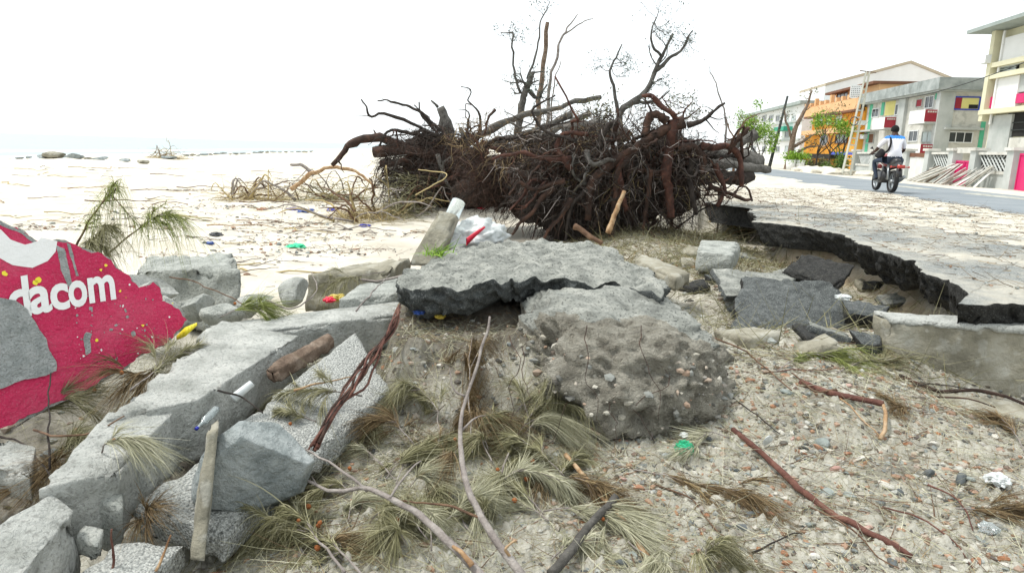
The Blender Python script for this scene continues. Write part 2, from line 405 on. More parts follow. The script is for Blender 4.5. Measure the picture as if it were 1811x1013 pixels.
def block(name, top, down, mats, res=.03, amp=.012, freq=9, chip=.03, seed=0, parent=None, side_mat=False, maxn=46, ragged=0, cfreq=7):
    """broken concrete / asphalt piece: 4 top corners (ccw) and the vector(s) from top to bottom; chipped edges, uneven faces"""
    top = np.asarray(top, float); down = np.asarray(down, float)
    if down.ndim == 1: down = np.repeat(down[None], 4, 0)
    bot = top + down
    e = [np.linalg.norm(top[1] - top[0]), np.linalg.norm(top[2] - top[1]), np.linalg.norm(down, axis=1).mean()]
    n = [int(np.clip(round(x / res), 2, maxn)) for x in e]
    P, F = cut_box_params(n); u, v, w = P[:, 0:1], P[:, 1:2], P[:, 2:3]
    T = top[0] * (1 - u) * (1 - v) + top[1] * u * (1 - v) + top[2] * u * v + top[3] * (1 - u) * v
    B = bot[0] * (1 - u) * (1 - v) + bot[1] * u * (1 - v) + bot[2] * u * v + bot[3] * (1 - u) * v
    V = B * (1 - w) + T * w; C = V.mean(0)
    q = np.sort(np.abs(2 * P - 1) , axis=1)
    dist = np.stack([(1 - np.abs(2 * P[:, k] - 1)) * e[k] / 2 for k in range(3)], 1); dist.sort(axis=1)
    edge = np.exp(-(dist[:, 1] / max(chip, 1e-4)) ** 2)
    cn = .1 + 2.6 * np.clip(fbm(V * cfreq, 3, seed) - .12, 0, 1)
    tocen = C - V
    ux, vy, wz = (unit(top[1] - top[0] + top[2] - top[3]), unit(top[3] - top[0] + top[2] - top[1]), unit(-down.mean(0)))
    inw = -(np.sign(2 * P[:, 0:1] - 1) * (np.abs(2 * P[:, 0:1] - 1) > .999) * ux + np.sign(2 * P[:, 1:2] - 1) * (np.abs(2 * P[:, 1:2] - 1) > .999) * vy + np.sign(2 * P[:, 2:3] - 1) * (np.abs(2 * P[:, 2:3] - 1) > .999) * wz)
    V2 = V + inw * (edge * cn * chip)[:, None]
    nrm = -inw / (np.linalg.norm(inw, axis=1)[:, None] + 1e-9)
    V2 = V2 + nrm * ((fbm(V * freq, 4, seed + 9) * amp + np.abs(fbm(V * freq * .35, 2, seed + 19)) * amp * .5))[:, None]
    if ragged:
        lat = np.abs(2 * P[:, :2] - 1).max(1)
        V2 = V2 + (V2 - C) * np.array([1, 1, 0]) * (fbm(V * 5, 3, seed + 3) * ragged * sm(.5, 1, lat))[:, None]
    mi = None
    if side_mat: 
        mi = [0 if (P[f][:, 2].min() > .999) else 1 for f in F]
    return obj(name, V2, F, mats, parent, True, mi)
_ICO = {}
def ico(sub):
    if sub not in _ICO:
        bm = bmesh.new(); bmesh.ops.create_icosphere(bm, subdivisions=sub, radius=1)
        _ICO[sub] = (np.array([v.co[:] for v in bm.verts]), [[v.index for v in f.verts] for f in bm.faces]); bm.free()
    V, F = _ICO[sub]; return V.copy(), F
def rock_geo(size, seed, sub=3, cuts=9, amp=.05, rot=None, freq=2.0):
    V, F = ico(sub); rs = np.random.RandomState(seed)
    for k in range(cuts):
        n = rs.normal(size=3); n /= np.linalg.norm(n); d = rs.uniform(.42, .8); h = V @ n; V = V - np.maximum(h - d, 0)[:, None] * n
    V = V + V * (fbm(V * freq + seed * 3.1, 4, seed) * amp * .5)[:, None]
    V = V * np.asarray(size)
    if rot is not None: V = V @ np.array(Matrix.Rotation(rot[2], 3, 'Z') @ Matrix.Rotation(rot[1], 3, 'Y') @ Matrix.Rotation(rot[0], 3, 'X')).T
    return V, F
def star_slab(name, poly, ztop, thick, mats, parent=None, step=.03, rings=26, seed=0, jag=.02, center=None, zamp=.01, under=.04, tilt=None, side=True):
    """plate with a jagged outline: poly (N,2) ccw, star-shaped about its centre; broken sides, rough top"""
    poly = np.asarray(poly, float); c = poly.mean(0) if center is None else np.asarray(center, float); pts = []
    for a, b in zip(poly, np.roll(poly, -1, 0)):
        d = np.linalg.norm(b - a); st = step if np.isscalar(step) else step((a + b) / 2); m = max(1, int(d / st))
        pts += [a + (b - a) * t / m for t in range(m)]
    pts = np.array(pts); n = len(pts); q = np.c_[pts, np.zeros(n)]
    out = unit_rows(pts - c); j = fbm(q * 2.2, 3, seed) * jag * 2.2 + fbm(q * 8, 5, seed + 5, .62) * jag * .5
    pts = pts + out * j[:, None]
    V = [np.array([[c[0], c[1], 0]])]; ts = [0]
    for k in range(1, rings + 1):
        t = (k / rings) ** .55; V.append(np.c_[c + (pts - c) * t, np.zeros(n)])
    V = np.concatenate(V); zt = ztop(V[:, 0], V[:, 1]) if callable(ztop) else np.full(len(V), ztop)
    V[:, 2] = zt + fbm(V * 3, 3, seed + 1) * zamp * 1.5 + fbm(V * 14, 3, seed + 2) * zamp
    F = [[0, 1 + i, 1 + (i + 1) % n] for i in range(n)]; mi = [0] * n
    for k in range(rings - 1):
        a, b = 1 + k * n, 1 + (k + 1) * n
        F += [[a + i, b + i, b + (i + 1) % n, a + (i + 1) % n] for i in range(n)]; mi += [0] * n
    last = 1 + (rings - 1) * n; edge = V[last:last + n].copy(); ls = 12; prev = last
    for k in range(1, ls + 1):
        f = k / ls; ring = edge.copy()
        off = (-under * f ** 1.3 + fbm(np.c_[edge[:, :2], np.full(n, f * thick * 1.6)] * 12, 5, seed + 7, .6) * .05 * min(1, f * 4))
        ring[:, :2] += out * off[:, None]; ring[:, 2] -= thick * f * (1 + .25 * fbm(q * 2.5, 2, seed + 11))
        V = np.concatenate([V, ring]); cur = len(V) - n
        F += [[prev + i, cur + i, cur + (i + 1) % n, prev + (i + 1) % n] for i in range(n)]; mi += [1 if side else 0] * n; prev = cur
    V = np.concatenate([V, [[c[0], c[1], V[prev:prev + n, 2].mean()]]]); F += [[prev + (i + 1) % n, prev + i, len(V) - 1] for i in range(n)]; mi += [1 if side else 0] * n
    if tilt is not None:
        piv = np.array([c[0], c[1], V[0, 2]]); V = (V - piv) @ np.array(tilt).T + piv
    return obj(name, V, F, mats, parent, True, mi)
def unit_rows(v): return v / (np.linalg.norm(v, axis=1)[:, None] + 1e-9)

# ------------------------------------------------------------------ the ground
EDGE = np.array([(4.5, 3.1), (4.9, 3.35), (5.45, 3.54), (5.73, 3.45), (6.37, 3.79), (7.0, 3.8), (8.15, 4.08), (9.45, 3.98), (9.96, 3.45), (12.6, 4.38), (13.5, 3.75),
                 (15, 2.6), (18, 1.9), (30, 2.2), (60, 5.5), (200, 22), (6000, 900)])   # (y, x) of the broken road edge
def road_x(y): return 9.79 + (y - 13.19) * math.tan(rad(7))                       # near edge of the carriageway
ROADW = 3.5
def height(x, y):
    x = np.asarray(x, float); y = np.asarray(y, float); n = len(x); q = np.stack([x, y, np.zeros(n)], 1)
    lo = fbm(q * .35, 3, 1); mid = fbm(q * 1.6, 4, 2); fine = fbm(q * 7, 4, 3)
    # beach
    shore = -24 + 1.6 * np.sin(y * .05)
    b = -.06 + .3 * sm(6, 28, y) + .05 * lo + .03 * mid
    b = b + .22 * sm(-14, -21, x) * sm(10, 25, y)
    b = b - 2.2 * sm(0, 9, shore - x)
    # sandy foreground that rises towards the road on the right
    fg = .01 * lo + .27 * sm(2.2, 4.7, y) * sm(.2, 1.9, x) - .2 * sm(-.5, -1.5, x) * sm(4.4, 3.2, y)
    k = sm(4.2, 6.5, y - .15 * x)
    z = fg * (1 - k) + b * k
    # low bank between the slab block and the uprooted trees, up to the road
    bank = .34 * np.exp(-(((x - 1.9) / 1.5) ** 2 + ((y - 11.2) / 2.6) ** 2)) + .16 * np.exp(-(((x - 2.3) / .9) ** 2 + ((y - 7.2) / 1.8) ** 2)) + .3 * np.exp(-(((x + 1.2) / 2.4) ** 2 + ((y - 16.5) / 2.5) ** 2))
    z = z + bank
    # remnant of the embankment under the broken slab, steep in front
    e = np.sqrt(np.abs((x - .22) / .93) ** 2.6 + np.abs((y - 5.6) / np.where(y < 5.6, .8, 1.25)) ** 2.6) + .08 * mid + .03 * fine
    z = np.maximum(z, z + (.55 - z) * sm(1.16, .9, e))
    # spill of sand and gravel in front of it
    z = z + .09 * np.exp(-(((x - .55) / 1.0) ** 2 + ((y - 3.95) / .5) ** 2)) 
    rmp = sm(3.6, 4.42, y + .12 * mid + .05 * fine) ** .85 * sm(-1.0, -.68, x + .06 * mid) * sm(.6, .15, x) * sm(7, 6.4, y)
    z = np.maximum(z, z + (.5 + .05 * fine - z) * rmp)
    z = np.where((y > 4.2) & (y < 8) & (x < 1.8) & (x > -1.2), np.minimum(z, .47 - .1 * sm(5.0, 4.6, y)), z)
    z = z - .42 * np.exp(-(((x - 3.35) / .62) ** 2 + ((y - 4.25) / .42) ** 2))
    # street
    ex = np.interp(y, EDGE[:, 0], EDGE[:, 1]); inset = np.where(y < 14, .5, 0)
    d = np.minimum(x - ex - inset, (y - 4.78)) + .07 * mid + .02 * fine
    st = sm(-.24, .1, d)
    dd = np.minimum(x - ex, y - 4.6)
    hs = .28 + .385 * sm(.5, 2.4, dd + .55 * mid + .35 * lo) * 1.0 + .012 * mid
    hs = np.where(y > 14, .66 + .03 * lo, hs)
    rx = x - road_x(y); rr = sm(-.25, .15, rx + .3 * mid) * sm(ROADW + .3, ROADW - .1, rx + .3 * mid)
    hs = hs - .05 * rr - .15 * sm(ROADW, ROADW + 5, rx) * (1 - rr)
    z = z * (1 - st) + hs * st
    near = sm(14, 5, y)
    z = z + (.012 * fine + .02 * mid) * near * (1 - .75 * st)
    return z
def soil(x, y, z, slope):
    n = len(x); q = np.stack([x, y, np.zeros(n)], 1); mid = fbm(q * 1.2, 4, 21); fi = fbm(q * 6, 3, 22)
    grit = sm(8.5, 5.2, y - .25 * x + .7 * mid)
    ex = np.interp(y, EDGE[:, 0], EDGE[:, 1]); d = np.minimum(x - ex, y - 4.6)
    grit = np.maximum(grit * (1 - sm(.2, .6, d)), .25 * sm(0, .5, d))
    grit = np.maximum(grit, .8 * sm(-3.6, -1.2, d) * sm(20, 15, y) * sm(.1, -.3, d))
    damp = np.clip(sm(.45, .85, fi * .5 + .5 * mid + .2) * .4 * sm(0, .6, grit), 0, 1)
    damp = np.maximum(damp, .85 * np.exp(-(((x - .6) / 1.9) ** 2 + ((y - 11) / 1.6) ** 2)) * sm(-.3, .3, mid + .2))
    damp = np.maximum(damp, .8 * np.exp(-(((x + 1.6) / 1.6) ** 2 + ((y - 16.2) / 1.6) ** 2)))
    damp = np.maximum(damp, .65 * sm(-.3, -.9, x) * sm(4.6, 3.8, y) * sm(-.4, .2, mid))
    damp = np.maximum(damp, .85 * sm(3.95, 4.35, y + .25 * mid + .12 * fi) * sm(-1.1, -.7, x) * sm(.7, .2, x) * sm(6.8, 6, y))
    orange = sm(.75, .1, np.abs(d - .05)) * sm(4.9, 5.3, y) * sm(13, 10, y) * sm(.25, .8, slope + .3 * (d > -.75)) * (d < .5)
    damp = damp * (1 - orange)
    return np.stack([grit, damp, np.clip(orange, 0, 1), np.ones(n)], 1)
def build_ground():
    r = np.concatenate([[.0], np.geomspace(.9, 16, 410), np.geomspace(16.3, 140, 150), np.geomspace(150, 6500, 34)])
    a1 = np.radians(np.arange(-50, 50.01, .14)); a2 = np.radians(np.arange(53, 308, 3.0)); a = np.concatenate([a1, a2])
    A, Rr = np.meshgrid(a, r[1:]); x = (Rr * np.sin(A)).ravel(); y = (Rr * np.cos(A)).ravel()
    x = np.concatenate([[0], x]); y = np.concatenate([[0], y]); z = height(x, y)
    # embedded gravel relief in the near sandy ground
    far = np.hypot(x, y); nearm = (far < 7) & (np.abs(np.arctan2(x, y)) < .9)
    q = np.stack([x[nearm], y[nearm]], 1)
    w1 = np.clip(.42 - worley2(q * 11, 4), 0, 1) * .075; w2 = np.clip(.45 - worley2(q * 24, 5), 0, 1) * .04
    z[nearm] += (w1 * (vnoise(np.c_[q * 2, q[:, :1] * 0], 8) > -.2) + w2)
    V = np.stack([x, y, z], 1); na, nr = len(a), len(r) - 1
    i = np.arange(nr - 1)[:, None] * na + np.arange(na)[None, :] + 1; j = np.arange(nr - 1)[:, None] * na + (np.arange(na)[None, :] + 1) % na + 1
    F = np.stack([i, j, j + na, i + na], 2).reshape(-1, 4)[:, ::-1]
    G = z[1:].reshape(nr, na); gr = np.abs(np.gradient(G, axis=0)) / (np.gradient(r[1:])[:, None] + 1e-6); slope = np.concatenate([[0], gr.ravel()])
    me = fast_mesh('ground', V, F, True); me.materials.append(MATS['ground'])
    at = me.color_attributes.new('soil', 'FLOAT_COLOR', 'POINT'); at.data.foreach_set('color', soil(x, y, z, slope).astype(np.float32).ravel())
    o = bpy.data.objects.new('ground', me); COL.objects.link(o)
    tag(o, 'pale beach sand, gravelly scoured slope and sandy verge of the street', kind='structure')
build_ground()
def gz(x, y): return float(height(np.array([x]), np.array([y]))[0])
def ground_px(px, py, n=700):
    """where the line of sight through a photo point meets the ground"""
    d = ray(px, py); t = np.geomspace(1.2, 160, n); P = EV + d * t[:, None]; h = height(P[:, 0], P[:, 1]); k = np.argmax(P[:, 2] < h)
    if P[k, 2] >= h[k]: k = n - 1
    return np.array([P[k, 0], P[k, 1], h[k]])

# sea
x0 = -23
seaV = np.array([(-23, -200, -.35), (-23, 6000, -.35), (-6000, 6000, -.35), (-6000, -200, -.35)], float)
o = obj('sea', seaV, [[0, 1, 2, 3]], 'water'); tag(o, 'pale hazy sea beyond the beach', kind='structure')
# breaker lines
for k, (xx, y0, y1, w) in enumerate([(-31, 20, 240, .9), (-38, 10, 300, 1.3), (-52, 30, 420, 1.8)]):
    ys = np.linspace(y0, y1, 160); c = xx + 1.3 * np.sin(ys * .06 + k) + fbm(np.c_[ys * .25, ys * 0 + k, ys * 0], 3, k) * 1.2
    ww = w * (.4 + np.abs(fbm(np.c_[ys * .12, ys * 0, ys * 0 + 3], 3, k + 4)))
    V = np.concatenate([np.c_[c - ww, ys, np.full(160, -.33)], np.c_[c, ys, np.full(160, -.33 + .22)], np.c_[c + ww * .4, ys, np.full(160, -.33)]])
    F = [[i, i + 1, 160 + i + 1, 160 + i] for i in range(159)] + [[160 + i, 160 + i + 1, 320 + i + 1, 320 + i] for i in range(159)]
    o = obj('surf', V, F, 'foam'); tag(o, 'white line of breaking surf on the sea', kind='stuff')

# carriageway: asphalt strip, crowned a little
ys = np.concatenate([np.linspace(4, 60, 90), np.geomspace(62, 900, 30)]); us = np.linspace(-.6, ROADW + .6, 9)
V = np.array([[road_x(y) + u, y - u * .12, .655 + .02 * math.sin(math.pi * (u + .6) / (ROADW + 1.2))] for y in ys for u in us])
F = [[i * 9 + j, i * 9 + j + 1, (i + 1) * 9 + j + 1, (i + 1) * 9 + j] for i in range(len(ys) - 1) for j in range(8)]
o = obj('road', V, F, 'road_asphalt'); tag(o, 'blue-grey asphalt street', kind='structure')

# broken road apron: thick bitumen plate with a jagged seaward edge, undermined by the surf
ap = [(x, y) for y, x in EDGE[:11]] + [(4.6, 14.6), (9.2, 14.4), (10.2, 12), (9.6, 4.62), (6.5, 4.6), (4.4, 4.6), (3.5, 4.58)]
ap = [(3.1, 4.62)] + ap[1:]
o = star_slab('road_apron', ap[::-1], lambda x, y: .655 + .0 * x, .34, ['apron', 'tar'], center=(6.4, 8.2),
              step=lambda m: .025 if m[0] < 5 else .2, rings=60, seed=3, jag=.05, zamp=.008, under=.24)
tag(o, 'sand-dusted asphalt road shoulder broken off in a black jagged edge', kind='structure')

# ------------------------------------------------------------------ the broken slab block in the middle
Zs = .70
pp = [(703, 500), (800, 505), (885, 502), (935, 492), (1010, 497), (1075, 494), (1120, 506), (1165, 512), (1180, 500), (1150, 478), (1112, 454), (1080, 440), (1020, 428),
      (960, 423), (900, 427), (830, 440), (760, 454), (712, 468)]
poly = [at_z(x, y, Zs)[:2] for x, y in pp]
def slab_top(x, y): return Zs - .07 * sm(.7, 1.3, x) + .05 * np.exp(-(((x + .1) / .5) ** 2 + ((y - 5.6) / .6) ** 2)) - .04 * sm(-.5, -.8, x) - .02 * sm(5.4, 6.8, y)
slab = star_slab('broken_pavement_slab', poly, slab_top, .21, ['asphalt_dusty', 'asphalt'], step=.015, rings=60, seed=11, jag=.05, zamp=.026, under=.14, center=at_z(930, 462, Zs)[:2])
tag(slab, 'grey broken pavement slab capping the sandy mound in the middle', 'pavement slab')
# rounded lump of cemented gravel in front of the slab
V, F = ico(6); d = V.copy()
sgn = np.sign(V) * np.abs(V) ** .8; V = sgn / np.linalg.norm(sgn, axis=1)[:, None] ** .55
W = V * np.array([.70, .92, .47]) + np.array([.69, 4.40, .235])
top = sm(.1, .8, V[:, 2])
disp = fbm(W * 2.6, 4, 31) * .09 + fbm(W * 9, 4, 32) * .05 + np.abs(fbm(W * 20, 4, 33, .6)) * .035 + np.clip(.5 - worley3(W * 12, 6), 0, 1) * .13 * (1 - .6 * top) + np.clip(.5 - worley3(W * 30, 7), 0, 1) * .03 - np.clip(vnoise(W * 5.5, 40) - .45, 0, 1) * .22 * (1 - top)
W = W + V * disp[:, None]
for hc, hr, hd_ in (((.98, 3.86, .3), .13, .2), ((.55, 3.72, .1), .16, .16), ((.2, 3.95, .42), .12, .12), ((.78, 3.8, .12), .12, .14), ((1.2, 4.1, .35), .12, .12)):   # washed-out hollows
    g_ = np.exp(-(np.linalg.norm(W - np.array(hc), axis=1) / hr) ** 2 * (1 + .5 * fbm(W * 9, 2, 5))); W = W - V * (g_ * hd_)[:, None]
W[:, 2] = np.where(W[:, 2] > .6, .6 + (W[:, 2] - .6) * .45, W[:, 2]); W[:, 2] -= .07 * sm(.7, 1.35, W[:, 0])
lump = obj('gravel_lump', W, F, ['soil_lump', 'asphalt_dusty'], None, True, [1 if (V[f][:, 2].min() > .55 and W[f][:, 1].mean() > 4.0 + .15 * math.sin(9 * W[f][:, 0].mean())) else 0 for f in F])
W_LUMP = W[(W[:, 1] < 4.25) & (W[:, 2] < .5)]
tag(lump, 'rounded lump of cemented sand and gravel in front of the slab', 'gravel lump')

V, F = ico(6); sgn = np.sign(V) * np.abs(V) ** .75; V = sgn / np.linalg.norm(sgn, axis=1)[:, None] ** .5
W2 = V * np.array([.62, .62, .44]) + np.array([-.2, 5.3, .08])
W2 = W2 + V * (fbm(W2 * 3, 4, 51) * .09 + fbm(W2 * 10, 4, 52) * .03 + np.clip(.45 - worley3(W2 * 14, 8), 0, 1) * .06 - np.clip(vnoise(W2 * 4.5, 44) - .4, 0, 1) * .15)[:, None]
W2[:, 2] = np.minimum(W2[:, 2], .56)
W2[:, 1] += .05
tag(obj('sand_bank', W2, F, 'soil_lump'), 'pale crumbling sand face under the left end of the slab', 'sand bank')
# ------------------------------------------------------------------ rubble and concrete
def quad(pz): return [at_z(x, y, z) for x, y, z in pz]
def conc(name, pz, th, m, label, cat='concrete block', res=.022, amp=.012, chip=.035, seed=1, lean=(0, 0), group=None, **k):
    amp = amp * .6
    o = block(name, quad(pz), np.array([lean[0], lean[1], -th]), m, res=res, amp=amp, chip=chip, seed=seed, **k)
    return tag(o, label, cat, group)
conc('concrete_beam', [(66, 866, .29), (208, 832, .27), (322, 712, .29), (192, 728, .33)], .3, 'concrete_pale', 'near half of the snapped concrete beam in the lower left rubble', 'concrete beam', seed=2, res=.013, amp=.016)
conc('concrete_beam', [(186, 742, .33), (348, 708, .31), (530, 592, .37), (392, 566, .41)], .32, 'concrete_pale', 'far half of the snapped concrete beam with cracked pale top', 'concrete beam', seed=3, res=.016, amp=.016)
conc('concrete_chunk', [(-110, 985, .26), (25, 1030, .2), (134, 902, .2), (92, 870, .26)], .3, 'concrete_pale', 'pale concrete chunk in the bottom left corner of the rubble', 'concrete chunk', seed=4, res=.012, amp=.018, chip=.05)
conc('concrete_chunk', [(128, 868, .2), (215, 900, .14), (216, 838, .2), (180, 826, .24)], .22, 'concrete', 'upright wedge broken off the near end of the beam', 'concrete chunk', seed=5, res=.012, amp=.016)
conc('concrete_chunk', [(134, 948, .1), (172, 968, .08), (182, 936, .1), (150, 928, .12)], .09, 'concrete', 'small concrete cube wedged between beam and corner chunk', 'concrete chunk', seed=6, res=.012, amp=.01, chip=.02)
conc('pebbledash_slab', [(236, 893, .1), (392, 945, .03), (690, 688, .17), (628, 588, .35)], .13, 'pebbledash', 'rough pebble-faced slab sloping down beside the snapped beam', 'concrete slab', seed=7, res=.014, amp=.014, maxn=90, chip=.03)
conc('pebbledash_slab', [(120, 1030, .03), (240, 1040, .03), (330, 960, .03), (205, 960, .05)], .1, 'pebbledash', 'flat pebble-faced fragment at the bottom edge left of the boulder', 'concrete slab', seed=8, res=.014, amp=.016)
conc('concrete_chunk', [(-90, 812, .14), (52, 838, .1), (64, 790, .13), (0, 772, .17)], .14, 'concrete_pale', 'pale flat chunk at the left edge below the red wall', 'concrete chunk', seed=10, res=.014, amp=.014)
# thin yellowish board standing on edge
c1 = [at_d(386, 757, 2.62), at_d(366, 770, 2.58), at_d(335, 990, 2.34), at_d(362, 992, 2.34)]
o = block('thin_slab', [c1[1], c1[0], c1[3], c1[2]], np.array([-.06, .14, -.02]), 'concrete_old', res=.016, amp=.006, chip=.012, seed=9); tag(o, 'thin tan slab standing on edge against the grey boulder', 'concrete slab')
V, F = rock_geo((.26, .2, .31), 5, 5, 15, .03, (.2, .3, .5)); V = V + V * (fbm(V * 22, 3, 3) * .02)[:, None]; o = obj('grey_boulder', V + at_d(456, 848, 2.76), F, 'basalt'); tag(o, 'faceted blue-grey boulder at the end of the pebble-faced slab', 'boulder')
# low wall behind, running to the slab block
conc('concrete_beam', [(345, 600, .37), (702, 556, .37), (708, 530, .37), (372, 575, .37)], .26, 'concrete_pale', 'long low concrete footing running from the beam to the slab', 'concrete beam', seed=21, res=.02, amp=.008, chip=.02, maxn=90)
conc('concrete_block', [(598, 530, .44), (704, 518, .44), (716, 488, .44), (636, 502, .44)], .24, 'concrete', 'square concrete block butting against the left end of the slab', 'concrete block', seed=22, res=.02, amp=.012)
T = [at_d(236, 478, 6.0), at_d(424, 478, 5.8), at_d(412, 446, 6.5), at_d(262, 458, 6.7)]
o = block('concrete_block', T, np.array([0, -.05, -.55]), 'concrete', res=.03, amp=.025, chip=.06, seed=23); tag(o, 'big weathered concrete block behind the red wall fragment', 'concrete block')
T = [at_d(540, 486, 6.3), at_d(690, 476, 6.0), at_d(725, 455, 6.6), at_d(610, 472, 6.8)]
o = block('concrete_block', T, np.array([0, -.02, -.35]), 'concrete_old', res=.03, amp=.02, chip=.05, seed=24); tag(o, 'mossy concrete lump on the sand left of the slab', 'concrete block')
for k, (x, y, Y, s, m, lab) in enumerate([(262, 520, 5.2, .2, 'concrete_pale', 'pale rubble stone touching the jagged right edge of the red wall'), (345, 545, 5.3, .16, 'concrete', 'grey rubble stone below the big weathered block'),
        (300, 548, 4.9, .14, 'concrete_pale', 'pale angular stone at the tip of the red wall'), (395, 552, 5.2, .15, 'concrete', 'rounded rubble stone left of the long footing'), (455, 535, 5.8, .16, 'concrete_pale', 'light rubble stone half buried in sand behind the footing'),
        (520, 520, 6.0, .17, 'concrete_pale', 'pale rubble stone near the red and yellow wrapper')]):
    V, F = rock_geo((s * 1.25, s, s * .8), 40 + k, 4, 9, .07, (.1 * k, .2, k)); o = obj('rubble_stone', V + at_d(x, y, Y), F, m); tag(o, lab, 'stone', 'rubble stones by the red wall')

# ------------------------------------------------------------------ painted wall fragment
wu = np.array([math.sin(rad(42)), math.cos(rad(42)), 0]); wn_ = np.array([wu[1], -wu[0], 0]); wv = np.array([0, 0, 1]) * math.cos(rad(14)) - wn_ * math.sin(rad(14))
wnn = np.cross(wu, wv); wA = at_d(0, 755, 3.3)
def wst(x, y):
    d = ray(x, y); t = (wA - EV).dot(wnn) / d.dot(wnn); p = EV + d * t - wA; return np.array([p.dot(wu), p.dot(wv)])
def wpt(s, t, off=0): return wA + wu * s + wv * t + wnn * off
def jag(P, n, a, seed=0):
    out = []
    for i, (p, q) in enumerate(zip(P, np.roll(P, -1, 0))):
        L = np.linalg.norm(q - p); m = max(1, int(L / n)); nn = np.array([-(q - p)[1], (q - p)[0]]) / (L + 1e-9)
        for k in range(m):
            b = p + (q - p) * k / m; out.append(b + nn * a * fbm(np.array([[b[0] * 22, b[1] * 22, seed]]), 3, seed)[0])
    return np.array(out)
def plate(name, P, z0, z1, m, parent, smooth=False):
    """outline P (s,t) on the wall plane, from offset z0 (back) to z1 (front)"""
    bm = bmesh.new(); f = [bm.verts.new(wpt(s, t, z1)) for s, t in P]; b = [bm.verts.new(wpt(s, t, z0)) for s, t in P]; n = len(P)
    bm.faces.new(f); bm.faces.new(b[::-1])
    for i in range(n): bm.faces.new([f[i], b[i], b[(i + 1) % n], f[(i + 1) % n]])
    bmesh.ops.recalc_face_normals(bm, faces=bm.faces); bmesh.ops.triangulate(bm, faces=[x for x in bm.faces if len(x.verts) > 4])
    bm.verts.ensure_lookup_table(); bm.verts.index_update()
    V = [v.co[:] for v in bm.verts]; F = [[v.index for v in x.verts] for x in bm.faces]; bm.free()
    return obj(name, V, F, m, parent, smooth)
root = thing('painted_wall_fragment', wA, 'fallen red painted wall fragment with white lettering, left among the rubble', 'wall fragment')
out = [(-60, 378), (0, 392), (40, 408), (70, 430), (100, 424), (122, 428), (150, 440), (180, 447), (205, 470), (225, 487), (232, 497), (246, 508), (262, 502), (273, 497), (283, 510), (287, 533), (305, 540), (318, 553), (333, 566), (310, 592), (295, 610), (250, 628), (215, 655), (120, 705), (60, 735), (0, 758), (-60, 785)]
WO = np.array([wst(x, y) for x, y in out]); WJ = jag(WO, .01, .011, 3)
body = plate('concrete_core', WJ, -.13, 0, 'concrete', root)
red = plate('red_paint', [p + (WO.mean(0) - p) * .012 for p in jag(WO, .01, .012, 9)], .0008, .004, 'paint_red', root)
def wpatch(name, pts, m, z1=.007, j=.004, seed=1, step=.01): return plate(name, jag(np.array([wst(x, y) for x, y in pts]), step, j, seed), .001, z1, m, root)
wpatch('plaster_patch', [(-60, 522), (0, 527), (25, 532), (48, 548), (68, 580), (85, 610), (98, 640), (99, 656), (80, 664), (40, 672), (0, 685), (-60, 700)], 'plaster_grey', .016, .006, 4)
wpatch('bare_streak', [(98, 432), (114, 440), (122, 475), (128, 508), (122, 508), (108, 478)], 'plaster_grey', .006, .004, 5)
wpatch('bare_streak', [(118, 430), (123, 432), (132, 462), (139, 488), (134, 488), (126, 462)], 'plaster_grey', .006, .003, 6)
wpatch('bare_streak', [(146, 600), (152, 588), (162, 590), (160, 622), (152, 628)], 'plaster_grey', .006, .006, 7)
wpatch('bare_streak', [(-20, 385), (0, 391), (38, 408), (66, 428), (62, 431), (36, 414), (0, 398), (-20, 393)], 'plaster_grey', .006, .004, 8)
wpatch('white_arc', [(-60, 380), (-20, 398), (2, 407), (18, 424), (44, 433), (66, 427), (72, 420), (101, 427), (98, 445), (84, 462), (57, 474), (22, 469), (0, 457), (-60, 420)], 'paint_white', .007, .001, 9, .03)
rs = random.Random(4)
for k, (x, y, s) in enumerate([(69, 495, 9), (62, 500, 6), (183, 458, 5), (186, 470, 5), (178, 478, 4), (203, 503, 4), (222, 526, 3), (244, 545, 5), (212, 515, 3), (170, 602, 4), (174, 622, 4), (252, 575, 4), (290, 578, 3), (8, 484, 7), (305, 536, 3), (186, 482, 3), (60, 698, 6), (40, 706, 7), (160, 545, 4), (205, 575, 5), (197, 583, 4), (236, 590, 5), (225, 560, 3)]):
    s *= .62; pts = [(x + s * rs.uniform(.35, 1.3) * math.cos(a), y + s * rs.uniform(.5, 1.4) * math.sin(a)) for a in np.linspace(0, 6.28, 8)[:-1]]
    if k in (2, 5, 7, 10, 12, 15, 16, 17): continue
    wpatch('paint_chip', pts, 'paint_yellow' if k < 18 else 'plaster_grey', .0065, .006, 20 + k, .004)
for k in range(60):
    x, y = rs.uniform(130, 300), rs.uniform(500, 640); s = rs.uniform(.7, 2.2)
    if y > 655 - (x - 130) * .25: continue
    wpatch('paint_chip', [(x + s * rs.uniform(.4, 1.4) * math.cos(a), y + s * rs.uniform(.5, 1.6) * math.sin(a)) for a in np.linspace(0, 6.28, 7)[:-1]], rs.choice(('plaster_grey', 'plaster_grey', 'paint_white')), .0062, .001, 60 + k)
